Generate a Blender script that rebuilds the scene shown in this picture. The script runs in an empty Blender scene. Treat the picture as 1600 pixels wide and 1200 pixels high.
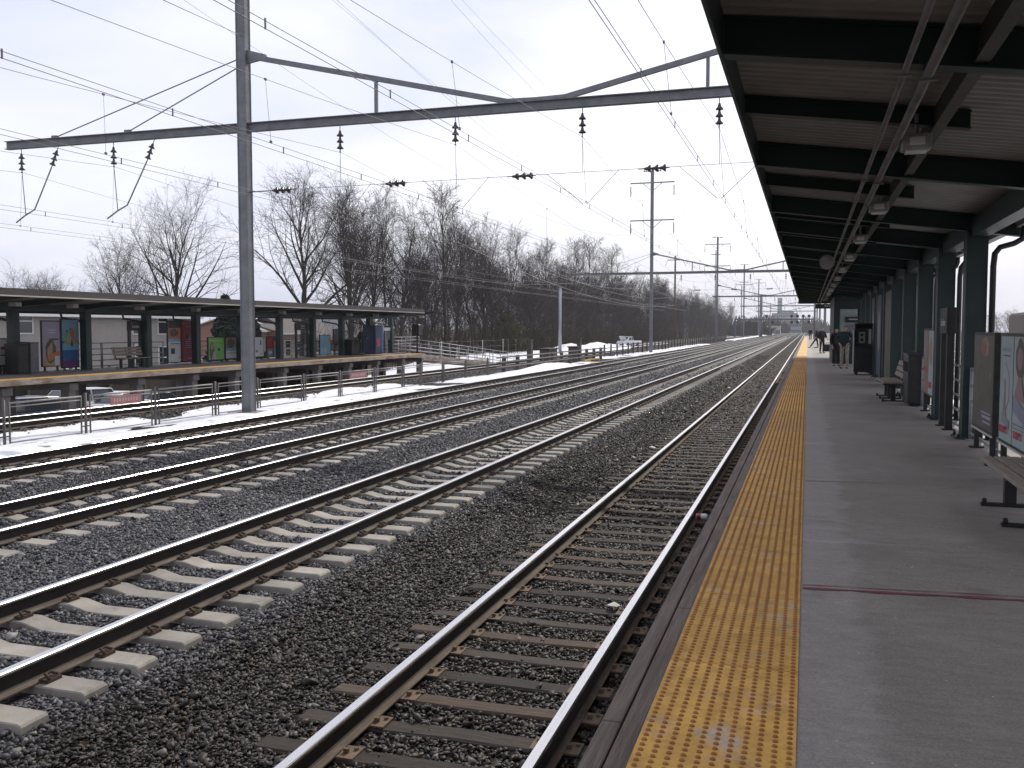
import bpy, bmesh, math, random
import numpy as np
from mathutils import Vector, Matrix
from math import sin, cos, pi, radians, sqrt, atan2

scene = bpy.context.scene
COL = scene.collection
RNG = random.Random(7)

# ------------------------------------------------------------------ camera maths (to turn a sight line into a point on a known plane)
FPX, VX, VY, CZ = 1450.0, 1262.0, 514.0, 2.795
TH, PH = radians(17.6439), radians(-3.3943)
_f = (-sin(TH)*cos(PH), cos(TH)*cos(PH), sin(PH))
_r = (cos(TH), sin(TH), 0.0)
_u = (_r[1]*_f[2]-_r[2]*_f[1], _r[2]*_f[0]-_r[0]*_f[2], _r[0]*_f[1]-_r[1]*_f[0])
def sight(px, py):
    a = (px-800)/FPX; b = (600-py)/FPX
    return tuple(_f[i]+a*_r[i]+b*_u[i] for i in range(3))
def atX(px, py, X):
    d = sight(px, py); t = X/d[0]; return (X, d[1]*t, CZ+d[2]*t)
def atY(px, py, Y):
    d = sight(px, py); t = Y/d[1]; return (d[0]*t, Y, CZ+d[2]*t)
def atZ(px, py, Z):
    d = sight(px, py); t = (Z-CZ)/d[2]; return (d[0]*t, d[1]*t, Z)

# ------------------------------------------------------------------ materials
MATS = {}
def _n(nt, typ, **kw):
    n = nt.nodes.new(typ)
    for k, v in kw.items():
        setattr(n, k, v)
    return n
def rgba(c):
    return (c[0], c[1], c[2], 1.0)
def mat(name, c1, c2=None, scale=6.0, rough=0.75, metal=0.0, bump=0.0, bscale=40.0, stretch=(1, 1, 1), spec=0.4, lo=0.35, hi=0.65, c3=None, c3scale=1.2, c3lo=.55, c3hi=.7):
    if name in MATS:
        return MATS[name]
    m = bpy.data.materials.new(name); m.use_nodes = True
    nt = m.node_tree; b = nt.nodes['Principled BSDF']
    b.inputs['Roughness'].default_value = rough
    b.inputs['Metallic'].default_value = metal
    b.inputs['Specular IOR Level'].default_value = spec
    b.inputs['Base Color'].default_value = rgba(c1)
    if c2 is not None or bump:
        tc = _n(nt, 'ShaderNodeTexCoord'); mp = _n(nt, 'ShaderNodeMapping')
        mp.inputs['Scale'].default_value = stretch
        nt.links.new(tc.outputs['Object'], mp.inputs['Vector'])
    if c2 is not None:
        no = _n(nt, 'ShaderNodeTexNoise'); no.inputs['Scale'].default_value = scale; no.inputs['Detail'].default_value = 7; no.inputs['Roughness'].default_value = .65
        nt.links.new(mp.outputs[0], no.inputs['Vector'])
        r = _n(nt, 'ShaderNodeValToRGB')
        r.color_ramp.elements[0].position = lo; r.color_ramp.elements[1].position = hi
        r.color_ramp.elements[0].color = rgba(c1); r.color_ramp.elements[1].color = rgba(c2)
        nt.links.new(no.outputs['Fac'], r.inputs['Fac'])
        out = r.outputs['Color']
        if c3 is not None:
            n3 = _n(nt, 'ShaderNodeTexNoise'); n3.inputs['Scale'].default_value = c3scale; n3.inputs['Detail'].default_value = 8; n3.inputs['Roughness'].default_value = .7
            nt.links.new(mp.outputs[0], n3.inputs['Vector'])
            r3 = _n(nt, 'ShaderNodeMapRange'); r3.inputs['From Min'].default_value = c3lo; r3.inputs['From Max'].default_value = c3hi
            nt.links.new(n3.outputs['Fac'], r3.inputs['Value'])
            mx = _n(nt, 'ShaderNodeMix', data_type='RGBA')
            nt.links.new(r3.outputs[0], mx.inputs['Factor']); nt.links.new(out, mx.inputs['A']); mx.inputs['B'].default_value = rgba(c3)
            out = mx.outputs['Result']
        nt.links.new(out, b.inputs['Base Color'])
    if bump:
        n2 = _n(nt, 'ShaderNodeTexNoise'); n2.inputs['Scale'].default_value = bscale; n2.inputs['Detail'].default_value = 5
        nt.links.new(mp.outputs[0], n2.inputs['Vector'])
        bp = _n(nt, 'ShaderNodeBump'); bp.inputs['Strength'].default_value = bump; bp.inputs['Distance'].default_value = .02
        nt.links.new(n2.outputs['Fac'], bp.inputs['Height']); nt.links.new(bp.outputs[0], b.inputs['Normal'])
    MATS[name] = m
    return m

# ------------------------------------------------------------------ mesh collector
class MB:
    def __init__(s):
        s.v = []; s.f = []; s.m = []; s.sm = []
    def add(s, verts, faces, mi=0, smooth=False):
        o = len(s.v); s.v.extend(verts)
        for f in faces:
            s.f.append(tuple(i+o for i in f)); s.m.append(mi); s.sm.append(smooth)
        return s
    def box(s, x0, x1, y0, y1, z0, z1, mi=0):
        v = [(x0,y0,z0),(x1,y0,z0),(x1,y1,z0),(x0,y1,z0),(x0,y0,z1),(x1,y0,z1),(x1,y1,z1),(x0,y1,z1)]
        return s.add(v, [(0,3,2,1),(4,5,6,7),(0,1,5,4),(1,2,6,5),(2,3,7,6),(3,0,4,7)], mi)
    def bar(s, p, q, w, h, mi=0, up=(0, 0, 1)):
        p = Vector(p); q = Vector(q); d = (q-p).normalized(); u = Vector(up)
        if abs(d.dot(u)) > .98: u = Vector((0, 1, 0))
        a = d.cross(u).normalized()*w/2; b = a.cross(d).normalized()*h/2
        v = [tuple(x) for x in (p-a-b, p+a-b, p+a+b, p-a+b, q-a-b, q+a-b, q+a+b, q-a+b)]
        return s.add(v, [(0,3,2,1),(4,5,6,7),(0,1,5,4),(1,2,6,5),(2,3,7,6),(3,0,4,7)], mi)
    def tube(s, pts, r, n=6, mi=0, smooth=True, caps=True):
        P = [Vector(p) for p in pts]; k = len(P)
        R = r if isinstance(r, (list, tuple)) else [r]*k
        v = []; prev = None
        for i in range(k):
            d = (P[min(i+1, k-1)]-P[max(i-1, 0)])
            if d.length < 1e-9: d = Vector((0, 0, 1))
            d.normalize()
            if prev is None:
                u = Vector((0, 0, 1)) if abs(d.z) < .9 else Vector((1, 0, 0))
                a = d.cross(u).normalized()
            else:
                a = (prev-d*prev.dot(d)); a = a.normalized() if a.length > 1e-6 else d.orthogonal().normalized()
            prev = a; b = d.cross(a)
            for j in range(n):
                t = 2*pi*j/n; q = P[i]+(a*cos(t)+b*sin(t))*R[i]; v.append((q.x, q.y, q.z))
        f = []
        for i in range(k-1):
            for j in range(n):
                f.append((i*n+j, i*n+(j+1) % n, (i+1)*n+(j+1) % n, (i+1)*n+j))
        if caps and n > 2:
            f.append(tuple(range(n-1, -1, -1))); f.append(tuple((k-1)*n+j for j in range(n)))
        return s.add(v, f, mi, smooth)
    def prism(s, poly, axis, a0, a1, mi=0, smooth=False):
        # poly: list of 2D points in the plane across the axis ('y': (x,z), 'x': (y,z), 'z': (x,y))
        def P(u, w, a):
            return (u, a, w) if axis == 'y' else ((a, u, w) if axis == 'x' else (u, w, a))
        n = len(poly)
        v = [P(u, w, a0) for u, w in poly]+[P(u, w, a1) for u, w in poly]
        f = [(i, (i+1) % n, n+(i+1) % n, n+i) for i in range(n)]
        f += [tuple(range(n-1, -1, -1)), tuple(range(n, 2*n))]
        return s.add(v, f, mi, smooth)
    def lathe(s, prof, c, n=12, mi=0, axis='z', smooth=True):
        v = []; f = []
        for r, z in prof:
            for j in range(n):
                t = 2*pi*j/n; x, y = r*cos(t), r*sin(t)
                if axis == 'z': v.append((c[0]+x, c[1]+y, c[2]+z))
                elif axis == 'x': v.append((c[0]+z, c[1]+x, c[2]+y))
                else: v.append((c[0]+x, c[1]+z, c[2]+y))
        k = len(prof)
        for i in range(k-1):
            for j in range(n):
                f.append((i*n+j, i*n+(j+1) % n, (i+1)*n+(j+1) % n, (i+1)*n+j))
        f.append(tuple(range(n-1, -1, -1))); f.append(tuple((k-1)*n+j for j in range(n)))
        return s.add(v, f, mi, smooth)
    def build(s, name, mats, parent=None, origin=None, bevel=0.0):
        if origin is None:
            origin = PW(parent) if parent is not None else (0, 0, 0)
        me = bpy.data.meshes.new(name)
        ox, oy, oz = origin
        me.from_pydata([(x-ox, y-oy, z-oz) for x, y, z in s.v], [], s.f)
        if not isinstance(mats, (list, tuple)): mats = [mats]
        for m in mats: me.materials.append(m)
        me.polygons.foreach_set('material_index', s.m)
        me.polygons.foreach_set('use_smooth', s.sm)
        me.update()
        bm = bmesh.new(); bm.from_mesh(me); bmesh.ops.recalc_face_normals(bm, faces=bm.faces); bm.to_mesh(me); bm.free()
        o = bpy.data.objects.new(name, me); COL.objects.link(o)
        if parent is not None:
            o.parent = parent
            pw = PW(parent); o.location = (origin[0]-pw[0], origin[1]-pw[1], origin[2]-pw[2])
            WLOC[o.name] = tuple(origin)
        else:
            o.location = origin; WLOC[o.name] = tuple(origin)
        if bevel:
            b = o.modifiers.new('edge', 'BEVEL'); b.width = bevel; b.segments = 2; b.limit_method = 'ANGLE'
        return o
WLOC = {}
def PW(o):
    return WLOC.get(o.name, (0, 0, 0))
def tag(o, label=None, cat=None, group=None, kind=None):
    if label: o['label'] = label
    if cat: o['category'] = cat
    if group: o['group'] = group
    if kind: o['kind'] = kind
    return o
def thing(name, label, cat, loc=(0, 0, 0), group=None):
    o = bpy.data.objects.new(name, None); COL.objects.link(o)
    o.location = loc; o.empty_display_size = .3; WLOC[o.name] = tuple(loc)
    return tag(o, label, cat, group)
KIDS = {}
def copy_tree(o, loc=None, parent=None, label=None, rz=None, scale=None):
    c = o.copy(); COL.objects.link(c)
    if parent is not None: c.parent = parent
    if loc is not None: c.location = loc; WLOC[c.name] = tuple(loc)
    if label: c['label'] = label
    if rz is not None: c.rotation_euler = (0, 0, rz)
    if scale is not None: c.scale = scale
    for ch in list(o.children): copy_tree(ch, None, c)
    return c
def lettering(text, size, parent, m, pos, rot, name='lettering', align='CENTER', ext=0.002):
    cu = bpy.data.curves.new(name, 'FONT'); cu.body = text; cu.size = size; cu.extrude = ext; cu.align_x = align; cu.align_y = 'CENTER'
    t = bpy.data.objects.new(name, cu); COL.objects.link(t)
    dg = bpy.context.evaluated_depsgraph_get(); dg.update()
    me = bpy.data.meshes.new_from_object(t.evaluated_get(dg))
    bpy.data.objects.remove(t)
    me.materials.clear(); me.materials.append(m)
    o = bpy.data.objects.new(name, me); COL.objects.link(o)
    o.parent = parent; pw = PW(parent)
    o.location = (pos[0]-pw[0], pos[1]-pw[1], pos[2]-pw[2]); o.rotation_euler = rot
    return o

# ------------------------------------------------------------------ colours
GREEN = mat('dark green paint', (.009, .021, .0205), (.014, .029, .028), 3, .45, bump=.03)
DECKU = mat('roof deck underside', (.26, .25, .24), (.20, .193, .186), 2.5, .6)
BLACK = mat('black paint', (.012, .012, .013), (.02, .02, .02), 6, .5)
GALV = mat('galvanised pipe', (.30, .31, .32), (.22, .23, .24), 5, .5, .3)
STEEL = mat('weathered catenary steel', (.21, .213, .225), (.145, .15, .158), 2.2, .55, .25, c3=(.14, .10, .075), c3scale=1.5, c3lo=.6, c3hi=.75, bump=.05)
WIRE = mat('overhead wire', (.13, .13, .135), rough=.5, metal=.3)
INS = mat('brown porcelain', (.05, .042, .04), rough=.25)
def vary(m, lo, hi):
    # each sleeper weathers its own way: random shade and a random place in the stain pattern
    nt = m.node_tree; b = nt.nodes['Principled BSDF']; L = nt.links.new
    oi = _n(nt, 'ShaderNodeObjectInfo'); src = b.inputs['Base Color'].links[0].from_socket
    mr = _n(nt, 'ShaderNodeMapRange'); mr.inputs['To Min'].default_value = lo; mr.inputs['To Max'].default_value = hi; L(oi.outputs['Random'], mr.inputs['Value'])
    mx = _n(nt, 'ShaderNodeMix', data_type='RGBA', blend_type='MULTIPLY'); mx.inputs['Factor'].default_value = 1; L(src, mx.inputs['A']); L(mr.outputs[0], mx.inputs['B']); L(mx.outputs['Result'], b.inputs['Base Color'])
    mp = [n for n in nt.nodes if n.type == 'MAPPING'][0]; mu = _n(nt, 'ShaderNodeMath', operation='MULTIPLY'); mu.inputs[1].default_value = 57.0; L(oi.outputs['Random'], mu.inputs[0]); L(mu.outputs[0], mp.inputs['Location'])
    return m
def tilevary(name, *a, **k):
    m = mat(name, *a, **k); nt = m.node_tree; b = nt.nodes['Principled BSDF']; L = nt.links.new
    ge = _n(nt, 'ShaderNodeNewGeometry'); src = b.inputs['Base Color'].links[0].from_socket
    mr = _n(nt, 'ShaderNodeMapRange'); mr.inputs['To Min'].default_value = .80; mr.inputs['To Max'].default_value = 1.08; L(ge.outputs['Random Per Island'], mr.inputs['Value'])
    tc = _n(nt, 'ShaderNodeTexCoord'); no = _n(nt, 'ShaderNodeTexNoise'); no.inputs['Scale'].default_value = 6; no.inputs['Detail'].default_value = 10; no.inputs['Roughness'].default_value = .8; L(tc.outputs['Object'], no.inputs['Vector'])
    m2 = _n(nt, 'ShaderNodeMapRange'); m2.inputs['From Min'].default_value = .38; m2.inputs['From Max'].default_value = .56; m2.inputs['To Min'].default_value = .66; m2.inputs['To Max'].default_value = 1.0; L(no.outputs['Fac'], m2.inputs['Value'])
    mu = _n(nt, 'ShaderNodeMath', operation='MULTIPLY'); L(mr.outputs[0], mu.inputs[0]); L(m2.outputs[0], mu.inputs[1])
    mx = _n(nt, 'ShaderNodeMix', data_type='RGBA', blend_type='MULTIPLY'); mx.inputs['Factor'].default_value = 1; L(src, mx.inputs['A']); L(mu.outputs[0], mx.inputs['B']); L(mx.outputs['Result'], b.inputs['Base Color'])
    return m
RAILTOP = mat('polished rail head', (.78, .77, .76), (.68, .67, .66), 3, .26, 1.0, stretch=(30, .3, 1))
RAILSIDE = mat('rusty rail web', (.014, .011, .010), (.028, .021, .017), 4, .7)
RAILFOOT = mat('dusty rail foot', (.18, .142, .108), (.09, .064, .045), 4, .9, lo=.3, hi=.7, stretch=(3, .7, 3), c3=(.05, .035, .027), c3scale=2.2, c3lo=.52, c3hi=.66)
CONC = vary(mat('sleeper concrete', (.36, .33, .285), (.26, .235, .205), 3.0, .85, bump=.15, bscale=60, c3=(.17, .145, .12), c3scale=2.2, c3lo=.54, c3hi=.74), .74, 1.12)
TIMBER = vary(mat('creosoted sleeper timber', (.029, .022, .017), (.066, .049, .037), 5, .85, stretch=(.7, 9, 9), bump=.5, bscale=14), .55, 1.2)
TIMBER2 = mat('worn sleeper timber', (.044, .031, .022), (.105, .071, .047), 5, .85, stretch=(.7, 9, 9), bump=.5, bscale=14)
CLIP = mat('rusty rail clip', (.045, .028, .02), (.075, .045, .03), 20, .8)
PLATE = mat('rusty tie plate', (.19, .13, .085), (.10, .07, .05), 9, .85)
WHITE = mat('white paint', (.75, .75, .74), (.66, .66, .65), 4, .5)
SNOW = mat('old snow', (.84, .85, .88), (.68, .69, .72), 2.2, .7, bump=.5, bscale=6, c3=(.17, .15, .135), c3scale=1.5, c3lo=.58, c3hi=.66)
BENCHW = mat('bench boards', (.27, .22, .185), (.19, .15, .125), 5, .7, stretch=(8, .6, 8), bump=.1)
GLASS = mat('dark window glass', (.03, .035, .04), rough=.08, spec=.8)
PALEGLASS = mat('sky toned window glass', (.30, .36, .34), (.22, .28, .26), 1.5, .25)  # pale base colour stands in for sky reflected in the pane
TYRE = mat('tyre rubber', (.015, .015, .016), rough=.85)
CHROME = mat('wheel rim', (.4, .4, .42), rough=.3, metal=.8)
SKIN = mat('skin', (.42, .25, .18), rough=.6)
HAIRG = mat('dark hair', (.02, .016, .013), rough=.7)

def sheet_mat(name):
    m = bpy.data.materials.new(name); m.use_nodes = True; MATS[name] = m
    return m, m.node_tree, m.node_tree.nodes['Principled BSDF']

# platform concrete: broad mottling, a washed pale band with a ragged edge beside the tactile strip, salt specks
def platform_mat():
    m, nt, b = sheet_mat('platform concrete'); L = nt.links.new
    tc = _n(nt, 'ShaderNodeTexCoord'); P = tc.outputs['Object']
    sx = _n(nt, 'ShaderNodeSeparateXYZ'); L(P, sx.inputs[0])
    n1 = _n(nt, 'ShaderNodeTexNoise'); n1.inputs['Scale'].default_value = 1.1; n1.inputs['Detail'].default_value = 9; n1.inputs['Roughness'].default_value = .62; L(P, n1.inputs['Vector'])
    r1 = _n(nt, 'ShaderNodeValToRGB'); r1.color_ramp.elements[0].position = .3; r1.color_ramp.elements[1].position = .72
    r1.color_ramp.elements[0].color = (.190, .166, .142, 1); r1.color_ramp.elements[1].color = (.265, .238, .208, 1); L(n1.outputs['Fac'], r1.inputs['Fac'])
    # ragged band: x + noise stretched along the platform
    mp = _n(nt, 'ShaderNodeMapping'); mp.inputs['Scale'].default_value = (.5, 2.2, 1); L(P, mp.inputs[0])
    n2 = _n(nt, 'ShaderNodeTexNoise'); n2.inputs['Scale'].default_value = 1.3; n2.inputs['Detail'].default_value = 8; n2.inputs['Roughness'].default_value = .7; L(mp.outputs[0], n2.inputs['Vector'])
    ad = _n(nt, 'ShaderNodeMath', operation='MULTIPLY_ADD'); L(n2.outputs['Fac'], ad.inputs[0]); ad.inputs[1].default_value = -.55; L(sx.outputs['X'], ad.inputs[2])
    mr = _n(nt, 'ShaderNodeMapRange'); L(ad.outputs[0], mr.inputs['Value']); mr.inputs['From Min'].default_value = .10; mr.inputs['From Max'].default_value = .02; mr.inputs['To Min'].default_value = 0; mr.inputs['To Max'].default_value = .55
    mx = _n(nt, 'ShaderNodeMix', data_type='RGBA'); L(mr.outputs[0], mx.inputs['Factor']); L(r1.outputs['Color'], mx.inputs['A']); mx.inputs['B'].default_value = (.305, .285, .265, 1)
    # dark spill stains
    n3 = _n(nt, 'ShaderNodeTexNoise'); n3.inputs['Scale'].default_value = .8; n3.inputs['Detail'].default_value = 10; n3.inputs['Roughness'].default_value = .75; n3.inputs['Distortion'].default_value = .6; L(P, n3.inputs['Vector'])
    r3 = _n(nt, 'ShaderNodeMapRange'); L(n3.outputs['Fac'], r3.inputs['Value']); r3.inputs['From Min'].default_value = .56; r3.inputs['From Max'].default_value = .70; r3.inputs['To Max'].default_value = .5
    m3 = _n(nt, 'ShaderNodeMix', data_type='RGBA'); L(r3.outputs[0], m3.inputs['Factor']); L(mx.outputs['Result'], m3.inputs['A']); m3.inputs['B'].default_value = (.11, .10, .088, 1)
    # pale salt smears lying across the platform
    mp2 = _n(nt, 'ShaderNodeMapping'); mp2.inputs['Scale'].default_value = (.45, 1.5, 1); mp2.inputs['Location'].default_value = (3.3, 1.7, 0); L(P, mp2.inputs[0])
    n6 = _n(nt, 'ShaderNodeTexNoise'); n6.inputs['Scale'].default_value = 1.0; n6.inputs['Detail'].default_value = 9; n6.inputs['Roughness'].default_value = .7; L(mp2.outputs[0], n6.inputs['Vector'])
    r6 = _n(nt, 'ShaderNodeMapRange'); L(n6.outputs['Fac'], r6.inputs['Value']); r6.inputs['From Min'].default_value = .60; r6.inputs['From Max'].default_value = .76; r6.inputs['To Max'].default_value = .55
    m6 = _n(nt, 'ShaderNodeMix', data_type='RGBA'); L(r6.outputs[0], m6.inputs['Factor']); L(m3.outputs['Result'], m6.inputs['A']); m6.inputs['B'].default_value = (.42, .42, .43, 1)
    # salt grains
    vo = _n(nt, 'ShaderNodeTexVoronoi'); vo.inputs['Scale'].default_value = 17; L(P, vo.inputs['Vector'])
    lt = _n(nt, 'ShaderNodeMath', operation='LESS_THAN'); L(vo.outputs['Distance'], lt.inputs[0])
    n5 = _n(nt, 'ShaderNodeTexNoise'); n5.inputs['Scale'].default_value = 2.3; n5.inputs['Detail'].default_value = 3; L(P, n5.inputs['Vector'])
    m5 = _n(nt, 'ShaderNodeMapRange'); L(n5.outputs['Fac'], m5.inputs['Value']); m5.inputs['From Min'].default_value = .45; m5.inputs['From Max'].default_value = .8; m5.inputs['To Max'].default_value = .16
    L(m5.outputs[0], lt.inputs[1])
    m4 = _n(nt, 'ShaderNodeMix', data_type='RGBA'); L(lt.outputs[0], m4.inputs['Factor']); L(m6.outputs['Result'], m4.inputs['A']); m4.inputs['B'].default_value = (.55, .55, .55, 1)
    # fine aggregate
    n4 = _n(nt, 'ShaderNodeTexNoise'); n4.inputs['Scale'].default_value = 90; n4.inputs['Detail'].default_value = 3; L(P, n4.inputs['Vector'])
    m7 = _n(nt, 'ShaderNodeMix', data_type='RGBA', blend_type='MULTIPLY'); m7.inputs['Factor'].default_value = .55
    r7 = _n(nt, 'ShaderNodeMapRange'); L(n4.outputs['Fac'], r7.inputs['Value']); r7.inputs['From Min'].default_value = .3; r7.inputs['From Max'].default_value = .7; r7.inputs['To Min'].default_value = .55; r7.inputs['To Max'].default_value = 1.25
    L(m4.outputs['Result'], m7.inputs['A']); L(r7.outputs[0], m7.inputs['B'])
    L(m7.outputs['Result'], b.inputs['Base Color'])
    mp8 = _n(nt, 'ShaderNodeMapping'); mp8.inputs['Scale'].default_value = (.9, 3.2, 1); L(P, mp8.inputs[0])
    n8 = _n(nt, 'ShaderNodeTexNoise'); n8.inputs['Scale'].default_value = 4.5; n8.inputs['Detail'].default_value = 10; n8.inputs['Roughness'].default_value = .78; L(mp8.outputs[0], n8.inputs['Vector'])
    r8 = _n(nt, 'ShaderNodeMapRange'); L(n8.outputs['Fac'], r8.inputs['Value']); r8.inputs['From Min'].default_value = .32; r8.inputs['From Max'].default_value = .68; r8.inputs['To Min'].default_value = .84; r8.inputs['To Max'].default_value = 1.18
    m8 = _n(nt, 'ShaderNodeMix', data_type='RGBA', blend_type='MULTIPLY'); m8.inputs['Factor'].default_value = 1; L(m7.outputs['Result'], m8.inputs['A']); L(r8.outputs[0], m8.inputs['B']); L(m8.outputs['Result'], b.inputs['Base Color'])
    bp = _n(nt, 'ShaderNodeBump'); bp.inputs['Strength'].default_value = .35; bp.inputs['Distance'].default_value = .004; L(n4.outputs['Fac'], bp.inputs['Height']); L(bp.outputs[0], b.inputs['Normal'])
    rr = _n(nt, 'ShaderNodeMapRange'); L(n1.outputs['Fac'], rr.inputs['Value']); rr.inputs['From Min'].default_value = .3; rr.inputs['From Max'].default_value = .7; rr.inputs['To Min'].default_value = .72; rr.inputs['To Max'].default_value = .9; L(rr.outputs[0], b.inputs['Roughness'])
    return m
PCONC = platform_mat()
PSIDE = mat('platform edge concrete', (.42, .35, .29), (.27, .22, .18), 2.2, .85, bump=.2, c3=(.16, .09, .05), c3scale=1.1, c3lo=.52, c3hi=.7, stretch=(1, .6, 2))
PIERC = mat('pier concrete', (.27, .25, .23), (.18, .16, .15), 1.5, .85, bump=.1, stretch=(1, 1, .4))
# ballast: stone sheet with cells; brown and fouled round the platform track, grey between the others
def ballast_mat(name, island):
    m, nt, b = sheet_mat(name); L = nt.links.new
    geo = _n(nt, 'ShaderNodeNewGeometry'); P = geo.outputs['Position']
    sx = _n(nt, 'ShaderNodeSeparateXYZ'); L(P, sx.inputs[0])
    n1 = _n(nt, 'ShaderNodeTexNoise'); n1.inputs['Scale'].default_value = .55; n1.inputs['Detail'].default_value = 6; L(P, n1.inputs['Vector'])
    ad = _n(nt, 'ShaderNodeMath', operation='MULTIPLY_ADD'); L(n1.outputs['Fac'], ad.inputs[0]); ad.inputs[1].default_value = 1.8; L(sx.outputs['X'], ad.inputs[2])
    mr = _n(nt, 'ShaderNodeMapRange'); L(ad.outputs[0], mr.inputs['Value']); mr.inputs['From Min'].default_value = -4.55; mr.inputs['From Max'].default_value = -3.9
    if island:
        val = geo.outputs['Random Per Island']
    else:
        vo = _n(nt, 'ShaderNodeTexVoronoi'); vo.inputs['Scale'].default_value = 17; L(P, vo.inputs['Vector'])
        sc = _n(nt, 'ShaderNodeSeparateColor'); L(vo.outputs['Color'], sc.inputs[0]); val = sc.outputs[0]
    ra = _n(nt, 'ShaderNodeValToRGB'); rb = _n(nt, 'ShaderNodeValToRGB')
    def ramp(r, cols):
        e = r.color_ramp.elements
        e[0].position = cols[0][0]; e[0].color = rgba([q*kf for q in cols[0][1]]); e[1].position = cols[-1][0]; e[1].color = rgba([q*kf for q in cols[-1][1]])
        for p, c in cols[1:-1]:
            k = e.new(p); k.color = rgba([q*kf for q in c])
    kf = 1.0 if island else .55  # bed colours darkened to stand in for shade between loose stones
    if not island: b.inputs['Specular IOR Level'].default_value = .08
    ramp(ra, [(0, (.028, .028, .031)), (.5, (.061, .061, .068)), (.85, (.115, .112, .118)), (.96, (.19, .185, .183)), (1, (.26, .24, .22))])
    ramp(rb, [(0, (.0075, .0063, .0054)), (.45, (.018, .014, .0116)), (.8, (.037, .026, .019)), (.93, (.076, .048, .030)), (1, (.14, .12, .105))])
    L(val, ra.inputs['Fac']); L(val, rb.inputs['Fac'])
    mx = _n(nt, 'ShaderNodeMix', data_type='RGBA'); L(mr.outputs[0], mx.inputs['Factor']); L(ra.outputs['Color'], mx.inputs['A']); L(rb.outputs['Color'], mx.inputs['B'])
    L(mx.outputs['Result'], b.inputs['Base Color'])
    b.inputs['Roughness'].default_value = .6 if island else .8
    if not island:
        bp = _n(nt, 'ShaderNodeBump'); bp.inputs['Strength'].default_value = .9; bp.inputs['Distance'].default_value = .05
        bp.invert = True
        L(vo.outputs['Distance'], bp.inputs['Height']); L(bp.outputs[0], b.inputs['Normal'])
    return m
BALLAST = ballast_mat('ballast bed', False)
STONE = ballast_mat('ballast stones', True)
# yellow tactile tiles, scuffed and salted, seam lines modelled separately
YELLOW = tilevary('yellow tactile tile', (.72, .40, .085), (.58, .325, .075), 3.5, .75, c3=(.46, .42, .41), c3scale=2.6, c3lo=.55, c3hi=.72, bump=.05)
DOME = mat('worn brown dome', (.25, .095, .018), (.33, .14, .028), 5, .65)
EDGEW = mat('weathered edge timber', (.105, .080, .067), (.19, .150, .128), 4, .85, stretch=(9, .5, 9), bump=.4, bscale=18)
REDSEAL = mat('dark red joint sealant', (.16, .02, .035), (.20, .05, .06), 7, .8)
DIRT = mat('winter ground', (.10, .08, .06), (.17, .135, .10), .8, .95, bump=.2, bscale=5, c3=(.55, .56, .58), c3scale=.09, c3lo=.55, c3hi=.60)
ASPHALT = mat('wet asphalt', (.05, .05, .052), (.085, .083, .08), 1.2, .8, bump=.1, bscale=80)

# ------------------------------------------------------------------ ground and track bed
def sstep(a, b, x):
    t = max(0.0, min(1.0, (x-a)/(b-a))); return t*t*(3-2*t)
def ground_z(x, y):
    if x < -24.2:
        low = -2.15+1.75*sstep(58, 92, y)
        return -.55+(low+.55)*sstep(-24.3, -28.2, x) if x > -28.2 else low
    if x > -.2:
        return -.6-1.5*sstep(0, 4.2, x)
    return -.6
gx = [-1200, -700, -300, -140, -90, -65, -52, -42, -36, -33, -31, -29.5, -28.2, -27.2, -26.2, -25.2, -24.2, -12, -.2, 1, 2.2, 3.4, 4.2, 8, 20, 60, 200, 600, 1200]
gy = [-120, -40]+[i*6 for i in range(0, 22)]+[150, 200, 300, 500, 900, 1500, 2300]
gb = MB()
gb.add([(x, y, ground_z(x, y)) for y in gy for x in gx],
       [(j*len(gx)+i, j*len(gx)+i+1, (j+1)*len(gx)+i+1, (j+1)*len(gx)+i) for j in range(len(gy)-1) for i in range(len(gx)-1)], 0, True)
tag(gb.build('ground', DIRT), kind='structure')

BED = [(1.2, -.62), (-.5, -.36), (-1.0, -.235), (-3.9, -.222), (-4.6, -.205), (-5.05, -.105), (-5.6, -.088), (-7.5, -.088), (-7.95, -.10), (-8.7, -.10), (-9.3, -.058), (-12.2, -.055), (-12.9, -.06), (-13.4, -.045), (-16.3, -.04), (-17.1, -.18), (-20.6, -.25), (-20.9, -.12), (-24.0, -.12), (-25.0, -.62)]
_bx = np.array([p[0] for p in BED][::-1]); _bz = np.array([p[1] for p in BED][::-1])
def bed_z(x): return float(np.interp(x, _bx, _bz))
bb = MB()
by = [-60, 0, 20, 40, 60, 80, 120, 200, 400, 800, 1500]
bb.add([(x, y, z) for y in by for x, z in BED], [(j*len(BED)+i, j*len(BED)+i+1, (j+1)*len(BED)+i+1, (j+1)*len(BED)+i) for j in range(len(by)-1) for i in range(len(BED)-1)], 0, True)
tag(bb.build('ballast_bed', BALLAST), kind='structure')

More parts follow.
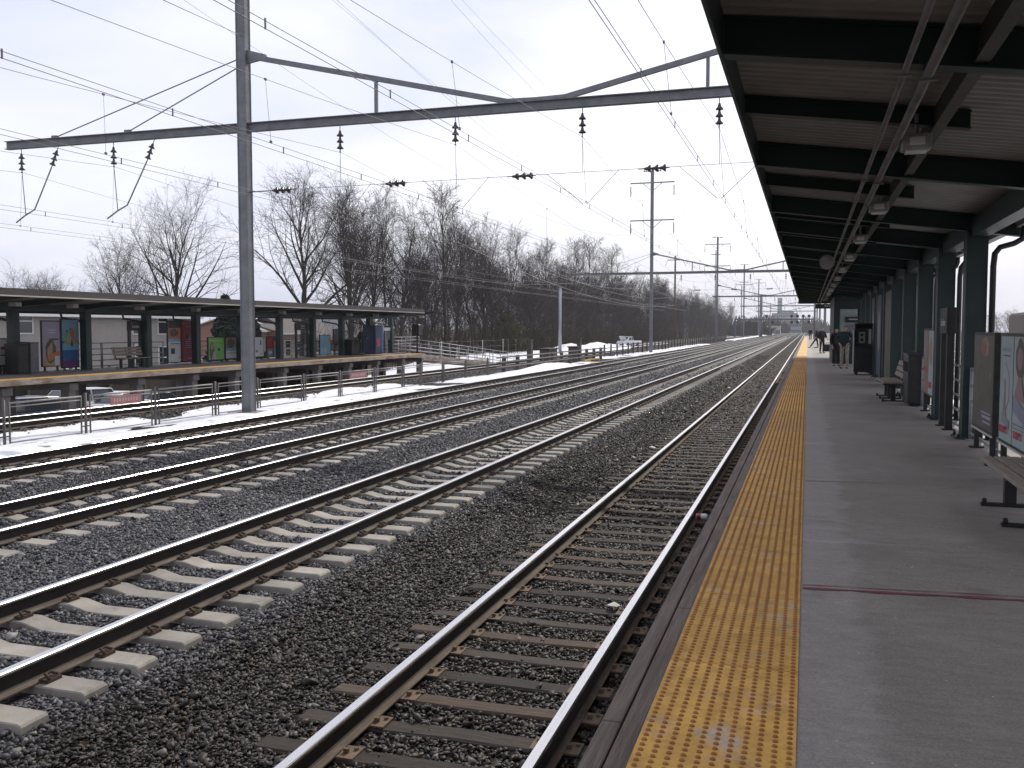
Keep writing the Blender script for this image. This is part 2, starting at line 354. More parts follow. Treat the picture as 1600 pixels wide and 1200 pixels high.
# ------------------------------------------------------------------ tracks
RAILP = [(-.034, 0), (.034, 0), (.041, -.007), (.041, -.024), (.040, -.038), (.010, -.052), (.009, -.145), (.024, -.162), (.076, -.175), (.076, -.187), (-.076, -.187), (-.076, -.175), (-.024, -.162), (-.009, -.145), (-.010, -.052), (-.040, -.038), (-.041, -.024), (-.041, -.007)]
RAILM = [0, 0, 0, 1, 1, 1, 1, 2, 2, 2, 2, 2, 1, 1, 1, 1, 0, 0]
def rail(parent, x, z, y0=-40, y1=1300):
    b = MB(); n = len(RAILP); ys = [y0, 10, 40, 120, 400, y1]
    v = [(x+px, y, z+pz) for y in ys for px, pz in RAILP]
    o = len(b.v); b.v.extend(v)
    for k in range(len(ys)-1):
        for i in range(n):
            b.f.append((k*n+i, k*n+(i+1) % n, (k+1)*n+(i+1) % n, (k+1)*n+i)); b.m.append(RAILM[i]); b.sm.append(False)
    b.f.append(tuple(range(n))); b.m.append(1); b.sm.append(False)
    return b.build('rail', [RAILTOP, RAILSIDE, RAILFOOT], parent)
def conc_sleeper(b, x=0, y=0, z=0, jig=0):
    P = [(-1.305, -.03), (-1.29, -.012), (-1.265, -.004), (-.55, 0), (-.31, -.055), (.31, -.055), (.55, 0), (1.265, -.004), (1.29, -.012), (1.305, -.03)]
    v = []; f = []
    for px, pz in P:
        w = .128
        v += [(x+px*1.006, y-w-.018, z-.24), (x+px, y-w-.002, z+pz-.010), (x+px, y-w+.008, z+pz), (x+px, y+w-.008, z+pz), (x+px, y+w+.002, z+pz-.010), (x+px*1.006, y+w+.018, z-.24)]
    for i in range(len(P)-1):
        for j in range(5):
            a = i*6+j; f.append((a, a+1, a+7, a+6))
    f.append((0, 1, 2, 3, 4, 5)); k = (len(P)-1)*6; f.append((k+5, k+4, k+3, k+2, k+1, k))
    b.add(v, f)
def wood_sleeper(b, x, y, z, rnd):
    w = .105+rnd.uniform(-.012, .012); l0 = -1.3+rnd.uniform(-.05, .05); l1 = 1.3+rnd.uniform(-.05, .05); sk = rnd.uniform(-.02, .02)
    v = []; xs = [l0, -.6, 0, .6, l1]
    for px in xs:
        t = rnd.uniform(-.008, .006); o = sk*px
        v += [(x+px, y-w+o, z-.2), (x+px, y-w+o+rnd.uniform(-.006, .006), z-.015+t), (x+px, y-w+.018+o, z+t), (x+px, y+w-.018+o, z+t), (x+px, y+w+o, z-.015+t), (x+px, y+w+o, z-.2)]
    f = []
    for i in range(len(xs)-1):
        for j in range(5):
            a = i*6+j; f.append((a, a+1, a+7, a+6))
    f.append((0, 1, 2, 3, 4, 5)); k = (len(xs)-1)*6; f.append((k+5, k+4, k+3, k+2, k+1, k))
    b.add(v, f)
def clip_geo(b, x, y, z):
    b.box(x-.15, x+.15, y-.075, y+.075, z-.002, z+.006)
    for s in (-1, 1):
        b.box(x+s*.105-.045, x+s*.105+.045, y-.075, y+.075, z+.004, z+.028)
        pts = [(x+s*.15, y-.05, z+.03), (x+s*.12, y-.055, z+.065), (x+s*.075, y-.02, z+.052), (x+s*.085, y+.03, z+.06), (x+s*.14, y+.045, z+.045)]
        b.tube(pts, .014, 5)
def plate_geo(b, x, y, z):
    b.box(x-.18, x+.18, y-.095, y+.095, z-.002, z+.012)
    for s in (-1, 1):
        b.box(x+s*.095-.018, x+s*.095+.018, y-.03, y-.005, z+.012, z+.045); b.box(x+s*.145-.013, x+s*.145+.013, y+.03, y+.055, z+.012, z+.03)
SLEEP_Y = {}
def track(label, xc, z, kind, sp, y0, n, nclip, ystuff, seed):
    t = thing('railway_track', label, 'railway track', (xc, 0, z-.187), 'railway tracks')
    rail(t, xc-.752, z); rail(t, xc+.752, z)
    rnd = random.Random(seed); zt = z-.187
    SLEEP_Y[xc] = (kind, sp, y0)
    if kind == 'concrete':
        m = MB(); conc_sleeper(m); sm = m.build('sleeper', CONC); sm.parent = t
        c = MB(); clip_geo(c, -.752, 0, 0); ck = c.build('rail_clip', CLIP); ck.parent = sm
        c = MB(); clip_geo(c, .752, 0, 0); ck2 = c.build('rail_clip', CLIP); ck2.parent = sm
        for i in range(n):
            o = sm if i == 0 else sm.copy()
            if i: COL.objects.link(o); o.parent = t
            o.location = (0, y0+i*sp, -.003)
            if i and i < nclip:
                for q in (ck, ck2):
                    k = q.copy(); COL.objects.link(k); k.parent = o
        if n > nclip:
            b = MB()
            for i in range(nclip, n):
                for s in (-.752, .752): b.box(xc+s-.15, xc+s+.15, y0+i*sp-.075, y0+i*sp+.075, zt, zt+.055)
            tag(b.build('rail_clips', CLIP, t), kind='stuff')
    else:
        plates = []
        mesh = []
        for q in range(6):
            m = MB(); wood_sleeper(m, 0, 0, 0, rnd); mesh.append(m)
        first = []
        for i in range(n):
            if i < 6:
                o = mesh[i].build('sleeper', TIMBER if i % 3 else TIMBER2); first.append(o)
            else:
                o = first[rnd.randrange(6)].copy(); COL.objects.link(o)
            o.parent = t; o.location = (rnd.uniform(-.03, .03), y0+i*sp+rnd.uniform(-.025, .025), -.010)
            if i < nclip:
                for s in (-.752, .752):
                    if not plates or len(plates) < 2:
                        c = MB(); plate_geo(c, s, 0, 0); k = c.build('tie_plate', PLATE); plates.append(k)
                    else:
                        k = plates[0 if s < 0 else 1].copy(); COL.objects.link(k)
                    k.parent = o
        if n > nclip:
            b = MB()
            for i in range(nclip, n):
                for s in (-.752, .752): b.box(xc+s-.17, xc+s+.17, y0+i*sp-.09, y0+i*sp+.09, zt-.01, zt+.006)
            tag(b.build('tie_plates', PLATE, t), kind='stuff')
    b = MB(); y = y0+n*sp
    while y < ystuff:
        if kind == 'concrete': conc_sleeper(b, xc, y, zt-.003)
        else: wood_sleeper(b, xc, y, zt-.012, rnd)
        y += sp
    tag(b.build('sleepers', CONC if kind == 'concrete' else TIMBER, t), kind='stuff')
    return t
TX = [(-2.41, 0.0), (-6.6, .17), (-10.8, .17), (-14.95, .17), (-22.45, .12)]
track('nearest track, dark timber sleepers in brown ballast beside the yellow tactile edge', -2.41, 0, 'timber', .545, 3.0, 100, 70, 330, 1)
PH2 = atZ(619, 840, -.015)[1]
track('pale concrete sleeper track next to the dark timber-sleepered track', -6.6, .17, 'concrete', .61, PH2-.61*int((PH2-5.2)/.61), 100, 70, 330, 2)
track('middle concrete sleeper track, second left of the timber-sleepered track', -10.8, .17, 'concrete', .61, 9.1, 100, 55, 300, 3)
track('concrete sleeper track along the snowy strip and the tall steel pole', -14.95, .17, 'concrete', .61, 13.0, 100, 45, 300, 4)
track('farthest track, running right under the edge of the far platform', -22.45, .12, 'timber', .56, 19.5, 80, 0, 260, 5)

# ------------------------------------------------------------------ loose ballast stones (uncountable)
def stones(name, n, region, size, lod, seed, keep=None):
    rng = np.random.default_rng(seed)
    x0, x1, y0, y1 = region
    X = rng.uniform(x0, x1, n); Y = rng.uniform(y0, y1, n)
    Z = np.interp(X, _bx, _bz)
    # what the picture and a step to either side can see
    d = np.stack([X, Y, Z-CZ], 1)
    zc = d@np.array(_f); xc = d@np.array(_r); yc = d@np.array(_u)
    ok = (zc > 1) & (xc/np.maximum(zc, .1) > -.75) & (xc/np.maximum(zc, .1) < .75) & (yc/np.maximum(zc, .1) > -.52)
    for tx, (kind, sp, yy) in SLEEP_Y.items():
        near = np.abs(X-tx) < 1.34
        ph = np.abs(((Y-yy+sp/2) % sp)-sp/2)
        if kind == 'concrete': ok &= ~(near & (ph < .155))
        else: ok &= ~(near & (ph < .10) & (rng.random(n) < .84))
        for s in (-.752, .752): ok &= ~(np.abs(X-tx-s) < .10)
    if keep is not None: ok &= keep(X, Y, rng)
    X, Y, Z = X[ok], Y[ok], Z[ok]; k = len(X)
    rr_ = random.Random(seed); tmpl = []
    for q in range(14):
        bm = bmesh.new()
        for j in range(10 if lod == 0 else 7):
            p = Vector((rr_.gauss(0, 1), rr_.gauss(0, 1), rr_.gauss(0, 1))).normalized()*rr_.uniform(.8, 1.15); bm.verts.new(p)
        res = bmesh.ops.convex_hull(bm, input=bm.verts)
        bmesh.ops.delete(bm, geom=[v for v in bm.verts if not v.link_faces], context='VERTS')
        bm.verts.index_update(); bmesh.ops.triangulate(bm, faces=bm.faces); bm.normal_update()
        tmpl.append((np.array([v.co[:] for v in bm.verts]), np.array([[v.index for v in f.verts] for f in bm.faces]))); bm.free()
    S = size*rng.lognormal(0, .32, k)
    lift = rng.uniform(0.0, .6, k)*S
    sc = np.stack([S*rng.uniform(.85, 1.4, k), S*rng.uniform(.6, 1.0, k), S*rng.uniform(.4, .75, k)], 1)
    a = rng.uniform(0, 2*pi, k); b = rng.normal(0, .5, k); c = rng.normal(0, .5, k); pick = rng.integers(0, 14, k)
    VV = []; FF = []; off = 0
    for q, (bv, bf) in enumerate(tmpl):
        w = pick == q; kk = int(w.sum()); nv = len(bv)
        if not kk: continue
        U = bv[None]*sc[w][:, None, :]
        ca, sa, cb, sb, cc, sn = np.cos(a[w]), np.sin(a[w]), np.cos(b[w]), np.sin(b[w]), np.cos(c[w]), np.sin(c[w])
        x, y, z = U[..., 0], U[..., 1], U[..., 2]
        y, z = y*cb[:, None]-z*sb[:, None], y*sb[:, None]+z*cb[:, None]
        x, z = x*cc[:, None]+z*sn[:, None], -x*sn[:, None]+z*cc[:, None]
        x, y = x*ca[:, None]-y*sa[:, None], x*sa[:, None]+y*ca[:, None]
        VV.append(np.stack([x+X[w][:, None], y+Y[w][:, None], z+(Z+lift)[w][:, None]], -1).reshape(-1, 3))
        FF.append((bf[None]+(np.arange(kk)*nv)[:, None, None]).reshape(-1, 3)+off); off += kk*nv
    V = np.concatenate(VV); Fc = np.concatenate(FF)
    me = bpy.data.meshes.new(name)
    me.vertices.add(len(V)); me.vertices.foreach_set('co', V.ravel())
    me.loops.add(Fc.size); me.loops.foreach_set('vertex_index', Fc.ravel().astype(np.int32))
    me.polygons.add(len(Fc)); me.polygons.foreach_set('loop_start', np.arange(0, Fc.size, 3, dtype=np.int32))
    me.update(calc_edges=True); me.validate()
    me.materials.append(STONE)
    o = bpy.data.objects.new(name, me); COL.objects.link(o)
    tag(o, 'loose crushed stone ballast lying between and around the tracks', 'ballast', kind='stuff')
    return o
stones('ballast_stones', 185000, (-10.3, -.72, 1.6, 14), .0205, 0, 11)
stones('ballast_stones', 150000, (-17.0, -.75, 14, 30), .027, 1, 12)
stones('ballast_stones', 40000, (-17.0, -10.3, 6, 14), .026, 1, 14)
stones('ballast_stones', 90000, (-17.0, -.8, 30, 54), .036, 1, 13)
stones('ballast_stones', 90000, (-17.0, -.8, 54, 110), .045, 1, 16, keep=lambda X, Y, g: g.random(len(X)) < 1-((Y-54)/56)**1.0)
stones('ballast_stones', 14000, (-24.0, -20.6, 16, 60), .04, 1, 15)

# ------------------------------------------------------------------ snow lying beside the tracks
def fbm(x, y, s=0):
    v = 0
    for k, (fr, am) in enumerate(((.35, 1), (.8, .5), (1.9, .28), (4.2, .14))):
        v += am*sin(x*fr*2.1+s+k*1.7+1.3*sin(y*fr*1.3+k))*cos(y*fr*1.7+s*1.3-k*.9+sin(x*fr))
    return v
def snow(name, label, x0, x1, y0, y1, step, base, amp, seed, thr=0.0, taper=.5, mound=None):
    nx = max(3, int((x1-x0)/step)); ny = max(3, int((y1-y0)/step)); b = MB(); v = []
    for j in range(ny+1):
        for i in range(nx+1):
            x = x0+(x1-x0)*i/nx; y = y0+(y1-y0)*j/ny
            e = min(x-x0, x1-x)/taper; ey = min(y-y0, y1-y)/2.0
            z = base(x, y)+amp*(fbm(x*1.3, y*.6, seed)*.8+.35-thr)-.12*(1-sstep(0, 1, e+.35*fbm(x, y*1.2, seed+2)))-.15*(1-sstep(0, 1, ey))
            if mound: z += mound(x, y)
            v.append((x, y, z))
    b.add(v, [(j*(nx+1)+i, j*(nx+1)+i+1, (j+1)*(nx+1)+i+1, (j+1)*(nx+1)+i) for j in range(ny) for i in range(nx)], 0, True)
    o = b.build(name, SNOW); tag(o, label, 'snow', kind='stuff'); return o
snow('snow', 'old snow strip between the far concrete track and the low fence', -21.5, -16.6, 8, 47, .2, lambda x, y: bed_z(x)+.045, .065, 1.0, thr=.04, taper=.9)
snow('snow', 'rounded snow drift beside the fence beyond the tall pole', -20.3, -17.1, 47, 84, .3, lambda x, y: bed_z(x)+.02, .06, 3.1, mound=lambda x, y: .42*math.exp(-((x+18.3)/.9)**2-((y-66)/6.5)**2))
snow('snow', 'bright snow bank lying along the track far ahead', -19.5, -16.9, 235, 600, 1.6, lambda x, y: .12, .05, 6.0, thr=-.6)
snow('snow', 'patchy snow at the foot of the far wooden fence', -21.5, -17.6, 92, 190, .7, lambda x, y: bed_z(x)+.03, .10, 8.0, thr=.25)
snow('snow', 'ploughed snow heaps under and behind the far platform', -37.5, -27.0, 38, 66, .5, lambda x, y: ground_z(x, y)+.02, .30, 4.4, thr=.45, mound=lambda x, y: .75*math.exp(-((x+33)/2.5)**2-((y-55)/4)**2)+.6*math.exp(-((x+31)/2)**2-((y-47)/3)**2))
snow('snow', 'snowy verge along the lane below the bare woods', -37, -26.3, 66, 200, .9, lambda x, y: ground_z(x, y)+.10, .28, 5.2, thr=.25, mound=lambda x, y: .9*math.exp(-((x+34)/1.8)**2-((y-136)/6)**2)+.8*math.exp(-((x+31)/1.8)**2-((y-142)/5)**2))
snow('snow', 'snow on the parking lot behind the near platform railing', 3.6, 16, 8, 70, .8, lambda x, y: ground_z(x, y)+.05, .12, 9.2, thr=.1)

# ------------------------------------------------------------------ near platform
PZ = 1.17
pl = thing('platform', 'near concrete station platform with yellow bumpy edge strip', 'platform', (1.3, 0, PZ))
b = MB(); b.box(-.615, 3.05, -8, 232, .86, PZ); b.build('deck', PCONC, pl, origin=(0, 0, 0))
b = MB()
for i in range(-5, 150):
    y0 = 2.06+i*1.22; b.box(-.612, -.014, y0+.005, y0+1.215, PZ-.02, PZ+.006)
b.build('tactile_strip', YELLOW, pl, origin=(0, 0, 0))
b = MB(); r = .0128
for j in range(int((58-1.2)/.0455)):
    y = 1.2+j*.0455; n = 7 if y < 9 else (5 if y < 20 else 4)
    for i in range(11):
        x = -.586+i*.0548
        v = [(x+r*cos(2*pi*k/n), y+r*sin(2*pi*k/n), PZ+.006) for k in range(n)]+[(x+r*.66*cos(2*pi*k/n), y+r*.66*sin(2*pi*k/n), PZ+.0125) for k in range(n)]
        b.add(v, [(k, (k+1) % n, n+(k+1) % n, n+k) for k in range(n)]+[tuple(range(n, 2*n))])
tag(b.build('domes', DOME, pl, origin=(0, 0, 0)), kind='stuff')
for k, (x0, x1) in enumerate(((-.795, -.712), (-.706, -.620))):
    b = MB(); y = -6+k*1.7
    while y < 230:
        l = 4.87; b.box(x0, x1, y+.004, y+l-.004, .93+.0*k, PZ-.012-.006*k); y += l
    b.build('edge_board', EDGEW, pl, origin=(0, 0, 0), bevel=.006)
for yj, w in ((6.02, .026), (6.10, .007), (10.35, .016), (24.3, .02), (35.2, .02), (46.0, .02)):
    b = MB(); n = 40; v = []
    x1 = 3.0 if yj < 10 else 1.0
    for i in range(n+1):
        x = .0+x1*i/n; o = .003*sin(i*.7+yj)+.002*sin(i*1.9); ww = w*(.75+.45*sin(i*1.3+yj)*sin(i*.37))
        if yj > 6.1: ww *= max(.15, 1-i/n*.9)
        v += [(x, yj+.10*x+o-ww, PZ+.004), (x, yj+.10*x+o+ww, PZ+.004)]
    b.add(v, [(2*i, 2*i+1, 2*i+3, 2*i+2) for i in range(n)]); b.build('joint_seal', REDSEAL, pl, origin=(0, 0, 0))
for i in range(30):
    b = MB(); y = -4+i*5.5; b.box(.3, .75, y-.2, y+.2, -.6, .86); b.box(2.2, 2.65, y-.2, y+.2, -1.8, .86); b.build('pier', PIERC, pl)

# ------------------------------------------------------------------ near canopy
def zb(x): return 4.62-.14*(x+.545)
GY = [1.9, 6.5, 10.9]+[15.2+3.1*i for i in range(14)]+[58.0]
CEND = 58.4
cn = thing('platform_canopy', 'dark green steel canopy over the near platform, seen from below', 'canopy', (2.44, 0, PZ))
b = MB(); v = []; f = []; k = 0; y = -6.0
while y < CEND:
    for dy, dz in ((0, 0), (.03, .016), (.075, .016), (.105, 0)):
        for x in (-.572, 3.0): v.append((x, y+dy, zb(x)+.262+dz))
        k += 1
    y += .15
f = [(2*i, 2*i+1, 2*i+3, 2*i+2) for i in range(k-1)]
b.add(v, f); b.build('roof_deck', DECKU, cn)
b = MB(); b.prism([(-.60, zb(-.6)+.33), (3.08, zb(3.08)+.33), (3.08, zb(3.08)+.37), (-.60, zb(-.6)+.37)], 'y', -6, CEND+.1); b.build('roof', mat('roof felt', (.12, .11, .11), (.17, .16, .155), 2, .9), cn)
b = MB(); b.box(-.60, -.575, -6, CEND, 4.62, 5.0); b.build('fascia', GREEN, cn)
b = MB(); b.box(-.56, 3.0, CEND+.02, CEND+.10, 4.30, 4.85); b.build('end_fascia', GREEN, cn)
def ibeam_x(b, x0, x1, y, h, w, zf, lip=.022):
    def pr(y0, y1, a, c):
        b.add([(x0, y0, zf(x0)+a), (x0, y1, zf(x0)+a), (x0, y1, zf(x0)+c), (x0, y0, zf(x0)+c), (x1, y0, zf(x1)+a), (x1, y1, zf(x1)+a), (x1, y1, zf(x1)+c), (x1, y0, zf(x1)+c)],
              [(0, 1, 2, 3), (7, 6, 5, 4), (0, 4, 5, 1), (1, 5, 6, 2), (2, 6, 7, 3), (3, 7, 4, 0)])
    pr(y-w/2, y+w/2, 0, lip); pr(y-w/2, y+w/2, h-lip, h); pr(y-.01, y+.01, lip, h-lip)
for g in GY:
    b = MB(); ibeam_x(b, -.57, 2.98, g, .255, .14, zb, .016); b.build('girder', GREEN, cn)
for a, c in zip(GY, GY[1:]):
    m = (a+c)/2
    b = MB(); ibeam_x(b, -.57, 1.27, m, .15, .12, lambda x: zb(x)+.10, .012); b.build('channel', GREEN, cn)
b = MB(); b.box(.98, 1.0, -6, CEND, zb(1)+.05, zb(1)+.25); b.box(.95, 1.04, -6, CEND, zb(1)+.03, zb(1)+.05); b.build('purlin', mat('rusty green purlin', (.022, .027, .024), (.05, .036, .026), 2.5, .7), cn)
b = MB(); b.box(2.26, 2.47, -6, CEND, 4.14, 4.42); b.build('eave_beam', GREEN, cn)
b = MB(); b.prism([(2.86, 4.27), (2.98, 4.27), (3.02, 4.40), (3.0, 4.40), (2.965, 4.29), (2.875, 4.29), (2.86, 4.40), (2.84, 4.40)], 'y', -6, CEND); b.build('gutter', mat('pale gutter', (.42, .41, .39), (.33, .32, .30), 3, .6), cn)
for g in GY:
    b = MB(); x0, x1 = 2.20, 2.485
    b.box(x0, x0+.022, g-.15, g+.15, PZ, zb(2.3)+.02); b.box(x1-.022, x1, g-.15, g+.15, PZ, zb(2.6)+.02); b.box(x0+.022, x1-.022, g-.15, g-.128, PZ, zb(2.5)+.02)
    c = b.build('column', GREEN, cn)
    p = MB(); p.box(2.11, 2.61, g-.25, g+.25, PZ+.002, PZ+.03)
    for sx in (2.15, 2.57):
        for sy in (-.2, .2): p.lathe([(.022, .03), (.022, .075), (.012, .08)], (sx, g+sy, PZ), 6)
    o = p.build('base_plate', GREEN, c, origin=(2.36, g, PZ)); o.location = (2.36-WLOC[c.name][0], g-WLOC[c.name][1], PZ-WLOC[c.name][2])
    yy = g-.24
    b = MB(); b.tube([(2.93, yy, 4.30), (2.93, yy, 4.17), (2.90, yy, 4.08), (2.80, yy, 4.02), (2.62, yy, 3.97), (2.555, yy, 3.88), (2.54, yy, 3.7), (2.54, yy, 1.2)], .042, 10); b.build('downspout', BLACK, cn)
for x, z, rr in ((.56, 4.435, .022), (.70, 4.408, .034)):
    b = MB(); b.tube([(x, -6, z), (x, CEND, z)], rr, 8)
    for g in GY:
        b.box(x-rr-.02, x+rr+.02, g-.02, g+.02, z-rr-.012, z-rr+.002)
    b.build('conduit', mat('painted conduit', (.17, .155, .148), (.10, .094, .09), 3, .6), cn)

# lights hanging under the canopy
WORDS = ['nearest', 'second', 'third', 'fourth', 'fifth', 'sixth', 'seventh', 'eighth', 'ninth', 'tenth', 'eleventh', 'twelfth']
LENS = mat('frosted lamp lens', (.62, .63, .60), (.50, .51, .49), 4, .35)
HOUS = mat('lamp housing', (.30, .29, .27), (.22, .21, .2), 4, .6)
lt0 = None
for i in range(11):
    y = 8.66+4.4*i; x = .85; loc = (x, y, 4.46)
    lab = '%s small square lamp in the row under the near canopy' % (WORDS[i] if i else 'closest')
    if lt0 is None:
        lt0 = thing('canopy_light', lab, 'lamp', loc, 'square lamps under the near canopy')
        b = MB(); b.prism([(x-.115, 4.31), (x+.115, 4.31), (x+.115, 4.44), (x-.115, 4.44)], 'y', y-.10, y+.10); b.tube([(x, y, 4.44), (x, y, 4.62)], .02, 6); b.build('housing', HOUS, lt0, bevel=.01)
        b = MB(); b.box(x-.06, x+.06, y-.112, y-.10, 4.34, 4.41); b.box(x-.085, x+.085, y-.07, y+.07, 4.29, 4.31); b.build('lens', LENS, lt0, bevel=.008)
    else: copy_tree(lt0, loc, label=lab)
sp = thing('loudspeaker', 'round horn loudspeaker hung under the far end of the near canopy', 'loudspeaker', (.42, 24.2, 4.45))
b = MB(); b.lathe([(.03, .0), (.05, -.1), (.10, -.16), (.18, -.22), (.185, -.235), (.14, -.21)], (.42, 24.2, 4.42), 14, axis='y'); b.build('horn', HOUS, sp)
b = MB(); b.bar((.42, 24.2, 4.45), (.42, 24.2, 4.66), .04, .04); b.build('bracket', BLACK, sp)

# sign board hanging across the far end of the canopy
sg = thing('hanging_sign', 'long dark sign board hanging across the far canopy end', 'sign', (1.5, 59.2, 4.2))
b = MB(); b.box(.42, 2.7, 59.14, 59.26, 4.02, 4.30); b.bar((.6, 59.2, 4.3), (.6, 59.2, 4.66), .05, .05); b.bar((2.3, 59.2, 4.3), (2.3, 59.2, 4.4), .05, .05); b.build('board', GREEN, sg)
b = MB()
for k in range(14): b.box(.95+k*.11, 1.02+k*.11, 59.125, 59.14, 4.13, 4.13+(.08 if k % 3 else .11))
b.build('worn_characters', mat('faded sign paint', (.35, .36, .34), rough=.7), sg)

# railing along the back of the platform
RX = 2.30
def railing(name, label, x, segs, z0, sp=1.8, group=None):
    t = thing(name, label, 'railing', (x, segs[0][0], z0), group)
    for y0, y1 in segs:
        n = max(1, round(abs(y1-y0)/sp))
        for i in range(n+1):
            y = y0+(y1-y0)*i/n; b = MB(); b.tube([(x, y, z0), (x, y, z0+1.06)], .026, 8); b.box(x-.07, x+.07, y-.07, y+.07, z0+.001, z0+.014); b.build('post', GALV, t)
        for k in range(5):
            z = z0+.10+.235*k; b = MB(); b.tube([(x, y0, z), (x, y1, z)], .021, 8); b.build('rail_pipe', GALV, t)
    return t
railing('railing', 'grey pipe railing along the back of the near platform', RX, [(6.4, 10.4), (11.0, 14.95), (15.55, 17.9), (18.5, 21.0), (21.6, 24.1)], PZ, 1.85)

def poster(name, label, cat, x, y0, y1, z0, z1, layers, face=1, group=None, legs=True, deep=.07, zl=PZ):
    """an upright display panel standing along the platform; layers: (y0,y1,z0,z1 as fractions, material, shape)"""
    t = thing(name, label, cat, (x, (y0+y1)/2, zl), group)
    b = MB(); b.box(x-deep/2, x+deep/2, y0-.04, y1+.04, z0-.04, z1+.04); fr = b.build('frame', BLACK, t, bevel=.006)
    b = MB(); s = -1 if face < 0 else 1; xs = x+s*deep/2
    mats = []; k = 0
    for (a0, a1, c0, c1, m, shp) in layers:
        if m not in mats: mats.append(m)
        mi = mats.index(m); q = xs+s*((.004+.0032*k) if face > 0 else (.0015+.0008*k)); k += 1
        Y0, Y1, Z0, Z1 = y0+(y1-y0)*a0, y0+(y1-y0)*a1, z0+(z1-z0)*c0, z0+(z1-z0)*c1
        if shp == 'r': poly = [(Y0, Z0), (Y1, Z0), (Y1, Z1), (Y0, Z1)]
        elif shp == 'o':
            poly = [((Y0+Y1)/2+(Y1-Y0)/2*cos(2*pi*j/16)*(1+.08*sin(j*2.1)), (Z0+Z1)/2+(Z1-Z0)/2*sin(2*pi*j/16)*(1+.08*cos(j*1.7))) for j in range(16)]
        elif shp == 't': poly = [(Y0, Z0), (Y1, Z0), (Y0+(Y1-Y0)*.62, Z1), (Y0+(Y1-Y0)*.3, Z1)]
        else: poly = [(Y0, Z0), (Y1, Z0+(Z1-Z0)*.4), (Y1, Z1), (Y0, Z0+(Z1-Z0)*.6)]
        b.prism(poly, 'x', q-s*(.003 if face > 0 else .0007), q, mi)
    b.build('poster', mats, t)
    if legs and z0-zl > .12:
        for y in (y0+.12, y1-.12):
            b = MB(); b.box(x-.03, x+.03, y-.03, y+.03, zl, z0-.04); b.box(x-.09, x+.09, y-.06, y+.06, zl+.001, zl+.02); b.build('leg', BLACK, t)
    return t
def ink(n, c, c2=None, sc=4): return mat('print '+n, c, c2, sc, .45)
I_pale = ink('pale blue', (.36, .43, .43), (.30, .37, .38)); I_red = ink('red', (.42, .03, .04)); I_br = ink('brown', (.115, .098, .082), (.065, .056, .048), 5); I_tan = ink('tan', (.30, .20, .14), (.22, .13, .09))
I_grn = ink('green', (.13, .36, .06), (.18, .45, .10)); I_wht = ink('white', (.60, .62, .62), (.54, .56, .57)); I_dk = ink('dark', (.03, .03, .035)); I_blue = ink('blue', (.03, .10, .30), (.04, .16, .36)); I_sky = ink('sky', (.16, .32, .48), (.26, .38, .48), 2); I_sand = ink('sand', (.42, .30, .16), (.36, .24, .13)); I_or = ink('orange', (.50, .17, .07)); I_pur = ink('purple', (.11, .05, .20), (.17, .05, .17)); I_mar = ink('crimson', (.28, .03, .065), (.24, .03, .05)); I_lil = ink('lilac', (.34, .31, .42)); I_yel = ink('yellow', (.55, .42, .08)); I_lb = ink('light blue', (.15, .40, .58)); I_skin = ink('skin tone', (.38, .22, .16), (.30, .15, .10)); I_grey = ink('grey', (.22, .23, .25))
R = 'r'
p1 = poster('poster_panel', 'dim brown film poster, largest pane of the panel behind the near bench', 'poster panel', RX-.065, 12.74, 14.13, 1.50, 2.71, [(0, 1, 0, 1, I_br, R), (.22, .62, .78, .98, I_tan, 'o'), (.36, .6, .80, .93, ink('dull red', (.25, .06, .045)), 'o'), (.10, .16, .55, .62, I_tan, 'o'), (.08, .55, .17, .185, I_lil, R), (.06, .5, .12, .15, I_lil, R), (.06, .45, .07, .09, I_lil, R)], -1)
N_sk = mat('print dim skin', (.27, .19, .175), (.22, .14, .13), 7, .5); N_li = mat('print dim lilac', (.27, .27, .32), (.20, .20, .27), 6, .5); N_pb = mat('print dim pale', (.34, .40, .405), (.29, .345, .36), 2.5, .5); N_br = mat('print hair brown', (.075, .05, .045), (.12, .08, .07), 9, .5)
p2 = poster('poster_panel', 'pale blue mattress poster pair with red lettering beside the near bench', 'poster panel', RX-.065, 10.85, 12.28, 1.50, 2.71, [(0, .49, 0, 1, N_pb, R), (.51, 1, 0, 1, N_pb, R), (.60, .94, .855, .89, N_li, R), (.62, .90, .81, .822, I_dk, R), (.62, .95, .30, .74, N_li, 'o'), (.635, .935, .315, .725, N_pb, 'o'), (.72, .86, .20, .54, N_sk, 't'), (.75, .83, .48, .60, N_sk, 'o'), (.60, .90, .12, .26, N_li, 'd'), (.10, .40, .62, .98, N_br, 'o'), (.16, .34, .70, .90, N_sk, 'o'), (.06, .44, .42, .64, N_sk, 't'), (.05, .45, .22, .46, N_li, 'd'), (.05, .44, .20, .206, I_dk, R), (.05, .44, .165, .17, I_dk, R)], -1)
for pp, ya, yb3 in ((p1, 12.7, 14.17), (p2, 10.81, 12.32)):
    b = MB(); b.box(RX-.115, RX-.10, ya, yb3, 1.445, 1.468); b.build('bottom_trim', mat('bright trim', (.5, .5, .48), rough=.4), pp)
I_redl = ink('red lettering', (.48, .025, .035))
lettering("SLEEPY'S", .115, p2, I_redl, (RX-.118, 11.97, 1.63), (pi/2, 0, -pi/2)); lettering("SLEEPY'S", .115, p2, I_redl, (RX-.118, 11.2, 1.63), (pi/2, 0, -pi/2))
